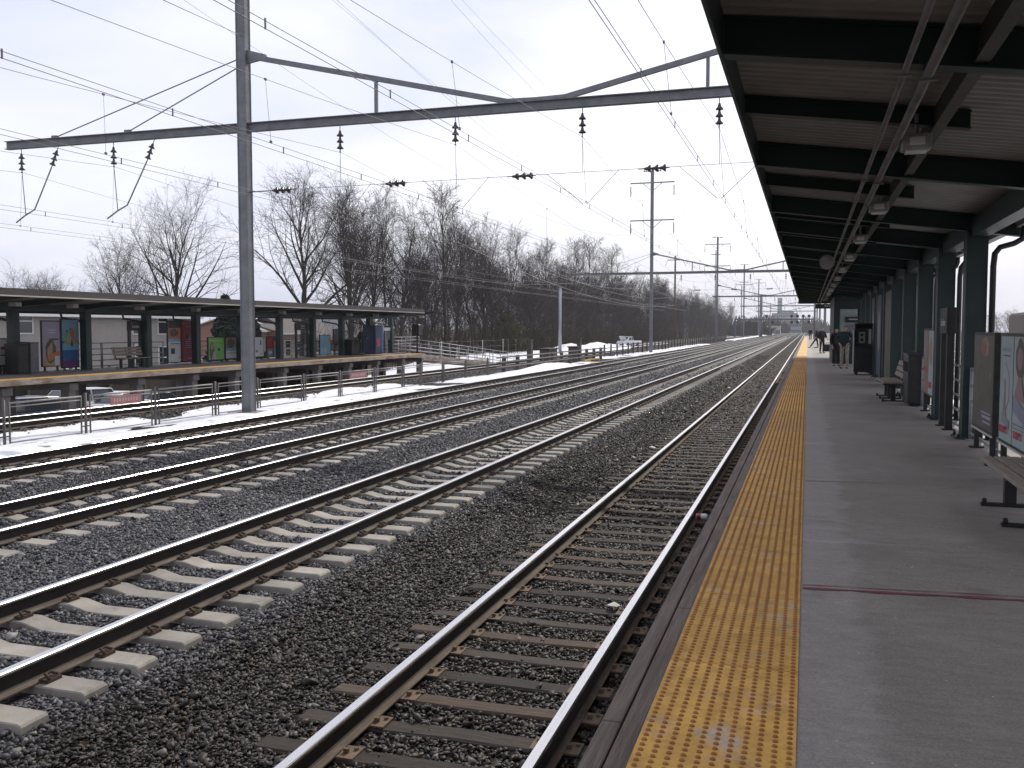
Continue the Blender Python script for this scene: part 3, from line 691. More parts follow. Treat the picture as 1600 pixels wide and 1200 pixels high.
p3 = poster('poster_panel', 'narrow two-poster panel standing behind the black double bin', 'poster panel', RX-.05, 18.65, 20.1, 1.56, 2.76, [(0, .47, 0, 1, I_pale, R), (.5, 1, 0, 1, I_tan, R), (.1, .4, .45, .9, I_skin, 'o'), (.1, .42, .1, .2, I_red, R), (.55, .95, .35, .42, I_red, R), (.6, .9, .5, .95, I_grey, 'o')], -1)
for i, (ya, yb2, ls) in enumerate(((27.6, 29.6, [(0, 1, 0, 1, I_br, R), (.1, .9, .05, .45, ink('dull olive', (.05, .06, .03)), R), (.1, .9, .5, .9, I_br, 'o')]), (31.2, 33.0, [(0, 1, 0, 1, ink('dull blue', (.025, .045, .07)), R), (.2, .8, .3, .8, I_grey, 'o')]), (34.4, 35.6, [(0, 1, 0, 1, I_dk, R), (.2, .8, .4, .8, I_grey, 'o')]))):
    poster('poster_panel', ('tall brown and green poster on the column line before the cabinet', 'tall blue poster between canopy columns near the cabinet', 'tall grey poster right behind the black cabinet')[i], 'poster panel', 2.22, ya, yb2, 1.32, 3.85, ls, -1)

# ------------------------------------------------------------------ benches
def bench(label, x, y0, y1, z, face, parent_only=False):
    t = thing('bench', label, 'bench', (x, (y0+y1)/2, z), None)
    s = -face      # face -1: sits towards -x, back on +x
    for k in range(4):
        a = x+s*(-.23+k*.118); b = MB(); b.box(min(a, a+s*.10), max(a, a+s*.10), y0, y1, z+.40, z+.44); b.build('seat_slat', BENCHW, t, bevel=.006)
    for k in range(3):
        a = x+s*(.19+.035*k); b = MB(); zz = z+.52+k*.125; b.add([(a, y0, zz), (a+s*.035, y0, zz), (a+s*.065, y0, zz+.10), (a+s*.03, y0, zz+.10), (a, y1, zz), (a+s*.035, y1, zz), (a+s*.065, y1, zz+.10), (a+s*.03, y1, zz+.10)], [(0, 1, 2, 3), (7, 6, 5, 4), (0, 4, 5, 1), (1, 5, 6, 2), (2, 6, 7, 3), (3, 7, 4, 0)]); b.build('back_slat', BENCHW, t, bevel=.006)
    n = 3
    for i in range(n):
        y = y0+.18+(y1-y0-.36)*i/(n-1)
        b = MB(); b.box(x-.05, x+.05, y-.04, y+.04, z+.03, z+.37); b.box(x-.24, x+.26, y-.035, y+.035, z+.002, z+.03)
        for e in (-.21, .23): b.lathe([(.022, .03), (.022, .065), (.01, .072)], (x+e, y, z), 8)
        b.bar((x-s*.22, y, z+.385), (x+s*.25, y, z+.385), .05, .03); b.bar((x+s*.25, y, z+.39), (x+s*.38, y, z+.88), .05, .03); b.build('leg', BLACK, t, bevel=.004)
    return t
bench('near bench of brown slats at the right edge of the platform', 1.79, 7.3, 9.58, PZ, -1)
bench('slatted bench with backrest beside the black double bin', 1.85, 22.2, 24.35, PZ, -1)

# ------------------------------------------------------------------ station sign, bins, cabinet
def station_sign(label, x, y0, y1, z, s, lines):
    t = thing('station_sign', label, 'sign', (x, (y0+y1)/2, z), 'two-legged station name signs')
    for y in (y0, y1):
        b = MB(); b.box(x-.055, x+.055, y-.055, y+.055, z, z+1.62); b.box(x-.10, x+.10, y-.10, y+.10, z+.001, z+.016); b.build('leg', BLACK, t, bevel=.005)
    b = MB(); b.box(x-.07, x+.07, y0-.062, y1+.062, z+1.55, z+1.97); b.build('name_board', BLACK, t, bevel=.008)
    for sd in (-1, 1):
        rot = (pi/2, 0, pi/2 if sd > 0 else -pi/2); h = .17 if len(lines) == 1 else .15
        for k, l in enumerate(lines):
            lettering(l, h if k == 0 else .07, t, I_wht, (x+sd*.073, (y0+y1)/2, z+(1.73 if len(lines) == 1 else 1.80)-k*.13), rot)
        b = MB(); xx = x+sd*.072; b.prism([(y0+.06, z+1.84), (y0+.12, z+1.90), (y0+.16, z+1.90), (y0+.10, z+1.84)], 'x', xx-.002, xx+.002); b.build('logo_stroke', I_red, t)
    return t
station_sign('black two-legged sign standing edge-on by the near platform railing', 2.19, 16.35, 17.03, PZ, -1, ['Linden'])
def double_bin(name, label, cat, x0, x1, y0, y1, z, h, m, holes=True):
    t = thing(name, label, cat, ((x0+x1)/2, (y0+y1)/2, z))
    b = MB(); b.box(x0, x1, y0, y1, z+.05, z+h-.05); b.box(x0+.03, x1-.03, y0+.03, y1-.03, z, z+.05); b.build('body', m, t, bevel=.02)
    b = MB(); b.prism([(x0-.015, z+h-.05), (x1+.015, z+h-.05), (x1+.015, z+h-.01), (x0+.12, z+h+.015), (x0-.015, z+h-.015)], 'y', y0-.015, y1+.015); b.build('lid', m, t, bevel=.008)
    if holes:
        for yy in (y0+(y1-y0)*.27, y0+(y1-y0)*.73):
            b = MB(); b.box(x0-.012, x0+.01, yy-.19, yy+.19, z+.72, z+.93); b.build('opening', mat('bin opening', (.004, .004, .004), rough=.9), t)
    return t
double_bin('litter_bin', 'tall black double litter bin beside the far slatted bench', 'litter bin', 2.02, 2.39, 21.05, 22.1, PZ, 1.12, mat('bin paint', (.018, .018, .02), (.028, .028, .03), 4, .45))
cb = thing('ticket_machine', 'black cabinet on short feet with pale keypad panel near the standing man', 'ticket machine', (1.92, 35.6, PZ))
b = MB(); b.box(1.58, 2.26, 35.0, 35.75, PZ+.10, PZ+.98); b.build('lower_box', BLACK, cb, bevel=.015)
b = MB(); b.box(1.60, 2.24, 35.2, 35.75, PZ+.98, PZ+1.83); b.prism([(35.03, PZ+1.80), (35.2, PZ+1.66), (35.2, PZ+1.83)], 'x', 1.6, 2.24); b.build('upper_hood', BLACK, cb, bevel=.012)
for x in (1.62, 2.12):
    b = MB(); b.box(x, x+.10, 35.03, 35.7, PZ, PZ+.10); b.build('foot', BLACK, cb)
for x in (1.74,):
    b = MB(); b.box(x, x+.20, 35.175, 35.2, PZ+1.12, PZ+1.52); b.build('keypad_panel', mat('pale panel', (.22, .23, .22), rough=.5), cb)
    b = MB(); b.box(x+.05, x+.15, 35.165, 35.175, PZ+1.36, PZ+1.46); b.box(x+.05, x+.15, 35.165, 35.175, PZ+1.19, PZ+1.29); b.build('buttons', BLACK, cb)
b = MB(); b.box(2.06, 2.15, 35.17, 35.2, PZ+1.1, PZ+1.62); b.build('handset', mat('pale handset', (.34, .36, .37), rough=.4), cb)
b = MB(); b.box(1.560, 1.585, 35.05, 35.7, PZ+.1, PZ+1.6); b.build('side_trim', mat('cabinet trim', (.30, .29, .28), rough=.5), cb)

# waiting shelter under the far half of the canopy
wsx = thing('waiting_shelter', 'dark green waiting shelter with a wide window under the far canopy', 'shelter', (2.1, 48, PZ))
b = MB(); b.box(1.16, 3.0, 46.0, 46.12, PZ, 2.30); b.box(1.16, 1.42, 46.0, 46.12, 2.30, 4.3); b.box(2.26, 3.0, 46.0, 46.12, 2.3, 4.3); b.box(1.42, 2.26, 46.0, 46.12, 3.72, 4.3)
b.box(1.16, 1.28, 46.12, 54, PZ, 4.3); b.build('wall', GREEN, wsx)
b = MB(); b.box(1.42, 2.26, 46.05, 46.07, 2.3, 3.72); b.build('window', PALEGLASS, wsx)
b = MB(); b.box(1.66, 2.26, 45.93, 45.99, 3.10, 3.36); b.build('sign_panel', BLACK, wsx)
b = MB(); b.box(1.80, 2.2, 45.915, 45.93, 3.22, 3.27); b.build('worn_characters', mat('faded sign paint', (.35, .36, .34)), wsx)
b = MB(); b.box(1.70, 2.26, 45.97, 45.995, 2.3, 3.0); b.build('notice_board', mat('lilac notice', (.17, .15, .19), (.12, .11, .13), 9), wsx)

# ------------------------------------------------------------------ far platform (left)
XL = -24.1; LC = -27.3; LR = -27.9
def lY(px, X=LR): return atX(px, 560, X)[1]
LY0, LY1 = -2.0, atX(663, 552, XL)[1]
fp = thing('platform', 'far concrete platform on piers beyond the tracks', 'platform', (-28, 30, PZ))
b = MB(); b.box(-28.5, XL-.05, LY0, LY1, .985, PZ); b.build('deck', PIERC, fp, origin=(0, 0, 0))
b = MB(); b.box(XL-.02, XL+.06, LY0, LY1+.02, .985, PZ-.006); b.build('edge_beam', PSIDE, fp, origin=(0, 0, 0))
b = MB(); b.box(XL-.64, XL+.03, LY0, LY1, PZ-.004, PZ+.008); b.build('tactile_strip', YELLOW, fp, origin=(0, 0, 0))
PIER_Y = [atX(px, 600, XL-.3)[1] for px in (8, 112, 218, 304, 370, 445, 499, 547, 590, 629, 659)]
for y in PIER_Y:
    b = MB(); b.box(XL-.62, XL-.28, y-.17, y+.17, ground_z(-26, y)-.3, .86); b.box(-27.5, -27.1, y-.2, y+.2, -2.4, .90); b.box(-28.3, XL-.2, y-.2, y+.2, .66, .90); b.build('pier', PIERC, fp)
b = MB(); b.box(-28.4, -28.25, 38.0, LY1, -2.3, .90); b.build('shade_backing', mat('dark shade backing', (.035, .032, .03), (.055, .05, .045), 2, .9), fp)  # dark sheet standing in for the shaded void behind the piers
# canopy
FZ0, FZ1 = 3.87, 4.09
lc = thing('platform_canopy', 'long low canopy on dark posts over the far platform', 'canopy', (LC, 30, PZ))
CY1 = atX(663, 485, XL+.1)[1]
def zl(x): return 3.80-.075*(XL-x)
b = MB(); b.box(XL+.02, XL+.10, LY0, CY1, FZ0, FZ1); b.build('fascia', mat('taupe fascia', (.085, .072, .066), (.065, .055, .05), 1.5, .8, stretch=(1, .3, 1)), lc)
b = MB(); b.box(XL+.0, XL+.13, LY0, CY1, FZ0-.045, FZ0-.002); b.build('drip_trim', mat('pale trim', (.50, .46, .40), (.38, .34, .3), 2, .6, stretch=(1, .3, 1)), lc)
b = MB(); b.prism([(XL+.02, FZ1-.06), (XL+.02, FZ1-.01), (-28.8, zl(-28.8)+.32), (-28.8, zl(-28.8)+.28)], 'y', LY0, CY1); b.build('roof', mat('roof felt', (.12, .11, .11)), lc)
b = MB(); b.prism([(XL+.0, zl(XL)+.205), (-28.7, zl(-28.7)+.205), (-28.7, zl(-28.7)+.235), (XL, zl(XL)+.235)], 'y', LY0, CY1-.05); b.build('roof_deck', DECKU, lc)
b = MB(); b.box(-28.9, -28.75, LY0, CY1, zl(-28.8)-.05, zl(-28.8)+.30); b.build('gutter', GREEN, lc)
b = MB(); b.box(LC-.12, LC+.12, LY0, CY1-.3, zl(LC)-.10, zl(LC)+.16); b.build('eave_beam', GREEN, lc)
COLPX = [-75, 22, 135, 230, 307, 376, 437, 489, 534, 577, 611]
for px in COLPX:
    y = atX(px, 560, LC)[1]
    b = MB(); b.box(LC-.15, LC+.15, y-.15, y-.125, PZ, zl(LC)); b.box(LC-.15, LC+.15, y+.125, y+.15, PZ, zl(LC)); b.box(LC-.15, LC-.12, y-.125, y+.125, PZ, zl(LC)); b.box(LC+.12, LC+.15, y-.125, y+.125, PZ, zl(LC)); c = b.build('column', GREEN, lc)
    b = MB(); ibeam_x(b, -28.7, XL+.0, y, .20, .16, zl); b.build('girder', GREEN, lc)
    b = MB(); b.box(XL-1.35, XL-1.05, y+.6, y+.85, zl(XL-1.2)-.16, zl(XL-1.2)-.02); b.build('lamp_box', HOUS, lc)
    b = MB(); b.tube([(-28.8, y+.3, zl(-28.8)+.05), (-28.75, y+.3, zl(-28.8)-.2), (-27.8, y+.3, zl(-28.8)-.35), (-27.55, y+.3, zl(-28.8)-.6), (-27.55, y+.3, PZ)], .05, 8); b.build('downspout', GREEN, lc)
railing('railing', 'pale pipe railing along the back of the far platform', LR, [(lY(118), lY(158)), (lY(160), lY(255)), (lY(300), lY(350)), (lY(432), lY(500)), (lY(512), lY(545)), (lY(598), lY(655))], PZ, 1.8)
def lp(label, px0, px1, z0, z1, layers, cat='poster panel'):
    return poster('poster_panel', label, cat, LR+.12, lY(px0), lY(px1), z0, z1, layers, 1)
lp('small white notice board at the left end of the far platform', -8, 6, 1.5, 2.42, [(0, 1, 0, 1, I_wht, R), (.2, .8, .35, .4, I_dk, R), (.3, .8, .6, .7, I_red, R)])
lp('tall lilac and tan stringed-instrument poster beside the grey bin', 62, 89, 1.38, 3.08, [(0, 1, 0, 1, I_lil, R), (.3, .8, .80, .82, I_wht, R), (.35, .75, .74, .76, I_wht, R), (0, 1, 0, .62, I_sand, 't'), (.15, .75, .05, .6, I_br, 'o'), (.25, .55, .15, .55, I_sand, 'd'), (.30, .95, .10, .34, I_or, 'd'), (.5, .9, .58, .62, I_br, R), (.66, .92, .0, .22, I_wht, R)])
lp('tall poster of two swimmers above deep blue water', 93, 118, 1.30, 3.16, [(0, 1, .55, 1, I_sky, R), (0, 1, .0, .55, I_blue, R), (0, 1, .0, .14, I_pur, R), (0, 1, .36, .50, I_lb, R), (.1, .95, .46, .62, I_sand, 'o'), (.15, .4, .52, .74, I_grn, 'o'), (.45, .75, .58, .8, I_or, 'o'), (.3, .55, .52, .7, I_lil, 'o'), (.44, .56, .78, .82, I_br, 'o'), (.22, .34, .74, .78, I_br, 'o'), (.5, .62, .44, .58, I_dk, 't')])
lp('tall food and telephone poster left of the crimson poster', 259, 278, 1.28, 3.14, [(0, 1, 0, 1, I_wht, R), (0, 1, .50, .57, I_lb, R), (0, 1, .57, .84, I_or, R), (.1, .8, .62, .82, I_br, 'o'), (0, 1, .84, 1, I_dk, R), (.2, .5, .2, .34, I_dk, R), (.12, .9, .44, .46, I_mar, R), (.8, .95, .08, .14, I_yel, 'o')])
lp('tall plain crimson poster with small pale print', 281, 299, 1.28, 3.14, [(0, 1, 0, 1, I_mar, R), (.3, .5, .58, .68, I_dk, R), (.5, .72, .54, .62, I_grey, R), (.25, .8, .49, .50, I_lil, R), (.25, .8, .44, .45, I_lil, R), (.25, .8, .39, .40, I_lil, R), (.25, .8, .34, .35, I_lil, R), (.4, .8, .06, .09, I_lil, R), (.3, .75, .86, .87, I_lil, R)])
lp('bright green poster with a long-haired figure at its left', 322, 346, 1.3, 2.36, [(0, 1, 0, 1, I_grn, R), (.06, .8, .86, .90, ink('pale green', (.3, .5, .2)), R), (.06, .36, .0, .8, I_br, 'o'), (.12, .32, .45, .75, I_skin, 'o'), (.2, .5, 0, .36, I_lil, 't'), (.58, .72, .38, .52, I_dk, R)])
lp('wide food poster with a blue band left of the steel pole', 349, 369, 1.32, 2.36, [(0, 1, 0, 1, I_tan, R), (.1, .7, .5, .95, I_br, 'o'), (0, 1, .36, .48, I_lb, R), (0, 1, 0, .36, I_wht, R), (.1, .9, .24, .27, I_mar, R)])
lp('white poster with a small bottle right of the steel pole', 390, 408, 1.34, 2.36, [(0, 1, 0, 1, I_wht, R), (.70, .82, .6, .86, I_dk, 't'), (.3, .5, .2, .35, I_tan, 'o'), (.7, .9, .08, .2, I_yel, 'o')])
lp('red and white poster pair just left of a canopy post', 414, 432, 1.30, 2.36, [(0, .46, 0, 1, I_red, R), (0, .46, .45, .5, I_dk, R), (0, .46, 0, .42, I_grey, R), (.08, .38, .12, .3, I_wht, R), (.52, 1, 0, .8, I_or, R), (.52, 1, 0, .42, I_sky, R)])
lp('pale twin poster panel right of the two-line name sign', 471, 487, 1.25, 2.46, [(0, .5, 0, 1, I_grey, R), (0, .5, 0, .55, I_wht, R), (.54, 1, 0, 1, I_wht, R), (.65, .85, .4, .75, I_grey, 'o'), (.15, .35, .2, .4, I_dk, 'o')])
lp('blue and yellow map poster in the middle of the far platform', 497, 513, 1.28, 2.40, [(0, 1, 0, 1, I_lb, R), (.1, .7, .3, .8, I_sky, 'o'), (.7, 1, .5, .95, I_yel, 'd'), (.3, .6, .1, .3, I_yel, 'o'), (.8, 1, .7, .9, I_or, 'o')])
lp('brownish notice board on posts beside the dark bins', 519, 530, 1.85, 2.75, [(0, 1, 0, 1, ink('dun', (.30, .26, .25)), R), (.85, 1, .1, .5, I_wht, R)])
station_sign('black name sign behind the far platform bench, single line of lettering', LR+.45, lY(189), lY(206), PZ, 1, ['Linden'])
station_sign('black two-line name sign right of the steel pole', LR+.45, lY(452), lY(470), PZ, 1, ['Linden', 'Wood Avenue'])
bench('bench on the far platform in front of the name sign', LR+1.1, lY(184, LR+1.1), lY(229, LR+1.1), PZ, 1)
double_bin('litter_bin', 'grey domed litter bin by the far platform posters', 'litter bin', LR+.5, LR+1.1, lY(38, LR+.8), lY(51, LR+.8), PZ, 1.15, mat('grey bin paint', (.10, .10, .11), (.14, .14, .15), 4, .5), False)
double_bin('equipment_box', 'black waist-high box left of the grey domed bin', 'equipment box', LR+.5, LR+1.1, lY(18, LR+.8), lY(34, LR+.8), PZ, 1.1, BLACK, False)
double_bin('equipment_box', 'dark box with slanted lid left of the standing far passenger', 'equipment box', LR+.4, LR+1.1, lY(541, LR+.7), lY(555, LR+.7), PZ, .98, BLACK, False)
double_bin('litter_bin', 'slim grey bin squeezed beside the far passenger', 'litter bin', LR+.5, LR+1.0, lY(556.5, LR+.7), lY(560.5, LR+.7), PZ, .95, mat('slate bin', (.09, .11, .12)), False)
wf = thing('plank_wall', 'brown plank wall behind the bins on the far platform', 'wall', (LR-.1, lY(30), PZ))
b = MB()
for k in range(6): b.box(LR-.16, LR-.08, lY(-60), lY(60), PZ+.06+k*.16, PZ+.205+k*.16)
b.build('planks', mat('brown planks', (.10, .07, .05), (.16, .12, .085), 3, .85, stretch=(4, .5, 6)), wf)
for px in (-50, 0, 58): b = MB(); b.box(LR-.24, LR-.16, lY(px)-.05, lY(px)+.05, PZ-.1, PZ+1.1); b.build('post', BLACK, wf)
# snack machine
vm = thing('vending_machine', 'tall blue vending machine with a red cup picture', 'vending machine', (LR+.9, lY(583), PZ))
y0 = lY(577, LR+.9); y1 = y0+1.15
b = MB(); b.box(LR+.45, LR+1.35, y0, y1, PZ+.06, PZ+1.86); b.box(LR+.5, LR+1.3, y0+.05, y1-.05, PZ, PZ+.06); b.build('cabinet', mat('blue cabinet', (.012, .020, .055), (.018, .028, .07), 3, .4), vm, bevel=.02)
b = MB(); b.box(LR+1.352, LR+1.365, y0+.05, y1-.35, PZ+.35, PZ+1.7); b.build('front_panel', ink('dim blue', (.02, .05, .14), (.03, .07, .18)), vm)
b = MB(); b.prism([(y0+.25, PZ+.5), (y0+.55, PZ+.5), (y0+.62, PZ+1.0), (y0+.18, PZ+1.0)], 'x', LR+1.366, LR+1.372); b.build('picture', I_red, vm)
b = MB(); b.box(LR+1.352, LR+1.37, y1-.3, y1-.02, PZ+.1, PZ+1.8); b.build('side_panel', mat('light blue panel', (.06, .11, .25), rough=.4), vm)
bs = thing('notice_frame', 'slim open frame with white header near the far platform end', 'notice frame', (LR+.6, lY(605), PZ))
for px in (601, 609): b = MB(); b.box(LR+.57, LR+.63, lY(px, LR+.6)-.04, lY(px, LR+.6)+.04, PZ, PZ+1.75); b.build('leg', BLACK, bs)
b = MB(); b.box(LR+.56, LR+.64, lY(600, LR+.6), lY(610, LR+.6), PZ+1.5, PZ+1.72); b.build('header', I_wht, bs)
b = MB(); b.box(LR+.565, LR+.635, lY(600.8, LR+.6), lY(609.4, LR+.6), PZ+.9, PZ+1.45); b.build('panel', mat('clear dull panel', (.10, .11, .13)), bs)
fg = thing('signal_post', 'black lamp box on a thin post at the far platform end', 'post', atZ(652, 552, PZ))
q = WLOC[fg.name]
b = MB(); b.tube([q, (q[0], q[1], q[2]+1.3)], .06, 8); b.build('post', BLACK, fg)
b = MB(); b.box(q[0]-.25, q[0]+.25, q[1]-.3, q[1]+.3, q[2]+1.2, q[2]+1.85); b.prism([(q[0]-.3, q[2]+1.85), (q[0]+.3, q[2]+1.85), (q[0]+.2, q[2]+1.95), (q[0]-.2, q[2]+1.95)], 'y', q[1]-.33, q[1]+.33); b.build('lamp_box', BLACK, fg, bevel=.02)
# ramp leading down from the far platform end
rp = thing('ramp', 'concrete ramp with pale railings descending from the far platform', 'ramp', (-25.6, LY1, 0))
RY0, RY1 = LY1, LY1+24
def rz(y): return PZ-1.6*(y-RY0)/(RY1-RY0)
b = MB(); b.prism([(RY0, rz(RY0)-.35), (RY1, rz(RY1)-.35), (RY1, rz(RY1)), (RY0, rz(RY0))], 'x', -27.9, -25.4); b.build('walkway', PSIDE, rp)
for x in (-27.8, -25.45):
    for k in range(4):
        b = MB(); b.tube([(x, RY0, rz(RY0)+.22+.27*k), (x, RY1, rz(RY1)+.22+.27*k)], .03, 6); b.build('rail_pipe', GALV, rp)
    for i in range(13):
        y = RY0+(RY1-RY0)*i/12; b = MB(); b.tube([(x, y, rz(y)-.35), (x, y, rz(y)+1.05)], .032, 6); b.build('post', GALV, rp)

# ------------------------------------------------------------------ low fence between the far concrete track and the farthest track
FX = -19.45
fe = thing('fence', 'low steel pipe fence in the snow between the far tracks', 'fence', (FX, 40, -.2))
FP = [atX(px, 650, FX)[1] for px in (6, 134, 243, 337, 403, 475, 532, 586, 630)]
FP = [FP[0]-2.7]+FP+[45.2, 48.4, 52, 56]
FM = mat('dull fence steel', (.085, .08, .085), (.13, .115, .105), 5, .6, .3)
for y in FP:
    b = MB()
    for d in (-.17, 0, .17): b.tube([(FX, y+d, -.45), (FX, y+d, .93+(.06 if d == 0 else 0))], .024 if d else .038, 6)
    b.tube([(FX, y-.17, .05), (FX, y+.17, .05)], .02, 5); b.build('post', FM, fe)
for y0, y1 in zip(FP, FP[1:]):
    b = MB()
    for z, r in ((.90, .026), (.80, .016), (-.12, .016)): b.tube([(FX, y0+.17, z), (FX, y1-.17, z)], r, 6)
    b.build('panel', mat('pale fence rail', (.30, .285, .27), (.22, .20, .19), 4, .6, .2), fe)
for lab, pa, pb2, zc in (('faded red warning plate on the low fence left of the steel pole', 171, 219, .70), ('smaller faded red plate on the low fence under the far bins', 547, 572, .72)):
    ya, yb2 = atX(pa, 635, FX)[1], atX(pb2, 635, FX)[1]
    s = thing('warning_sign', lab, 'sign', (FX+.03, (ya+yb2)/2, zc)); b = MB(); b.box(FX+.03, FX+.05, ya, yb2, zc-.15, zc+.13); b.build('plate', mat('faded red plate', (.34, .12, .11), (.26, .16, .15), 2.5, .7), s)
    b = MB()
    for k in range(9): w = (yb2-ya)/11; b.box(FX+.05, FX+.055, ya+w*(k+1), ya+w*(k+1.55), zc-.06, zc+.05)
    b.build('worn_characters', mat('worn pink print', (.42, .26, .25)), s)
# heavier post-and-board fence further on
f2 = thing('fence', 'dark post and board fence running on beyond the ramp', 'fence', (FX-.2, 80, -.2))
F2 = [60+3.1*i for i in range(11)]
WOODD = mat('dark old timber', (.05, .042, .037), (.09, .075, .065), 3, .9)
for y in F2: b = MB(); b.box(FX-.32, FX-.08, y-.12, y+.12, -.5, .95); b.build('post', WOODD, f2)
for k, z in enumerate((.25, .58, .88)):
    b = MB(); b.box(FX-.07, FX-.03, 58, 92, z-.05, z+.05); b.build('board', mat('grey rail board', (.20, .18, .165), (.13, .115, .10), 3, .85), f2)
f3 = thing('fence', 'long dark timber fence along the tracks below the woods', 'fence', (FX-1, 150, -.2))
b = MB()
for k in range(5): b.box(FX-1.05, FX-.95, 112, 250, -.1+k*.24, .08+k*.24)
b.build('boards', WOODD, f3)
for i in range(46): y = 96+i*3.4; b = MB(); b.box(FX-.95, FX-.80, y-.08, y+.08, -.4, 1.15); b.build('post', WOODD, f3)
b = MB()
for z in (.35, .75): b.box(FX-.94, FX-.9, 94, 112, z-.04, z+.04)
b.build('rail', WOODD, f3)
for lab, px, w in (('dark grey trackside cabinet behind the snow drift', 857, 1.3), ('narrow dark cabinet right of the silver pole foot', 897, .6)):
    p = atX(px, 566, FX-.6); c = thing('equipment_cabinet', lab, 'equipment cabinet', (p[0], p[1], -.2))
    b = MB(); b.box(p[0]-.4, p[0]+.4, p[1]-w, p[1]+w, -.2, 1.15); b.build('body', WOODD, c, bevel=.03)
    b = MB(); b.box(p[0]-.48, p[0]+.48, p[1]-w-.08, p[1]+w+.08, 1.15, 1.24); b.build('lid', BLACK, c)
for lab, px in (('tall dark stub post left of the silver pole', 828), ('pair of dark stub posts right of the silver pole', 905)):
    p = atX(px, 560, FX-.9); b = MB(); b.box(p[0]-.16, p[0]+.16, p[1]-.3, p[1]+.3, -.3, 1.9); b.box(p[0]-.2, p[0]+.2, p[1]-.36, p[1]+.36, 1.9, 1.96)
    o = b.build('stub_post', WOODD, None, (p[0], p[1], -.2)); tag(o, lab, 'post')
p0 = atX(913, 564, -19.2); b = MB(); b.box(-19.3, -19.1, p0[1], p0[1]+6, -.10, -.0); b.box(-19.5, -18.9, p0[1]+1, p0[1]+1.3, -.2, -.05); b.box(-19.5, -18.9, p0[1]+5, p0[1]+5.3, -.2, -.05)
tag(b.build('barrier_beam', mat('yellow beam paint', (.55, .36, .04), (.45, .29, .04), 2), None, (-19.2, p0[1], -.1)), 'low yellow beam lying by the far track', 'beam')
# chain link fence with pale posts on the lane
cf = thing('fence', 'wire fence with thin pale posts at the foot of the woods', 'fence', (-37, 100, 0))
CFP = [atX(px, 545, -37)[1] for px in (665, 690, 714, 740, 754, 786, 794, 806)]
for i, y in enumerate(CFP): b = MB(); b.tube([(-37, y, ground_z(-37, y)-.2), (-37, y, ground_z(-37, y)+1.9)], .05, 6); b.build('post', WHITE if i % 3 else GALV, cf)
b = MB()
for a, c in zip(CFP, CFP[1:]):
    for z in (.4, 1.1, 1.8): b.tube([(-37, a, ground_z(-37, a)+z), (-37, c, ground_z(-37, c)+z)], .014, 4)
b.build('wires', GALV, cf)
# silver lamp-like pole
p = (-29.5, 0, 0); y = atX(875, 545, -29.5)[1]; t = thing('steel_pole', 'slender bright silver pole in front of the woods', 'pole', (-29.5, y, -.3))
b = MB(); zt = atX(873, 449, -29.5)[2]; b.tube([(-29.5, y, -.4), (-29.5, y, zt)], [.22, .17], 12); b.build('shaft', mat('silver pole', (.42, .43, .46), (.34, .35, .38), 3, .4, .5), t)
b = MB(); b.lathe([(.24, 0), (.24, .05), (.15, .12)], (-29.5, y, zt-.02), 12); b.box(-29.8, -29.2, y-.1, y+.1, zt+.1, zt+.16); b.build('cap', STEEL, t)

# ------------------------------------------------------------------ catenary
PY = [28.4, 116.9, 205.4, 293.9, 382.4]
PXL, PXR, BZ = -18.8, 3.4, 9.78
TRK = [x for x, z in TX]
WX = [-2.6, -6.75, -10.95, -15.1, -24.35, -28.6]
LABP = ['nearest overhead wire gantry with the tall riveted steel pole', 'second overhead wire gantry, its pole carrying two crossarms', 'third overhead wire gantry behind the crossarmed pole', 'fourth small overhead gantry in the distance', 'fifth small overhead gantry in the distance', 'sixth and farthest overhead gantry near the vanishing tracks']
def insul(b, p, q, n=3, r=.115):
    p = Vector(p); q = Vector(q); d = (q-p); L = d.length; d.normalize()
    b.tube([p, p+d*(L*.18)], .014, 5); o = p+d*(L*.18); L2 = L*.72
    a = d.orthogonal().normalized(); c = d.cross(a); N = 12
    for k in range(n):
        s0 = o+d*(L2*k/n); h = L2/n
        prof = [(.03, 0), (.045, .25*h), (.05, .45*h), (r, .80*h), (r, .90*h), (.03, .92*h), (.025, h)]
        v = []; f = []
        for rr, z in prof:
            for j in range(N):
                t = 2*pi*j/N; w = s0+d*z+(a*cos(t)+c*sin(t))*rr; v.append(tuple(w))
        for i in range(len(prof)-1):
            for j in range(N): f.append((i*N+j, i*N+(j+1) % N, (i+1)*N+(j+1) % N, (i+1)*N+j))
        b.add(v, f, 0, True)
    b.tube([o+d*L2, q], .018, 5)
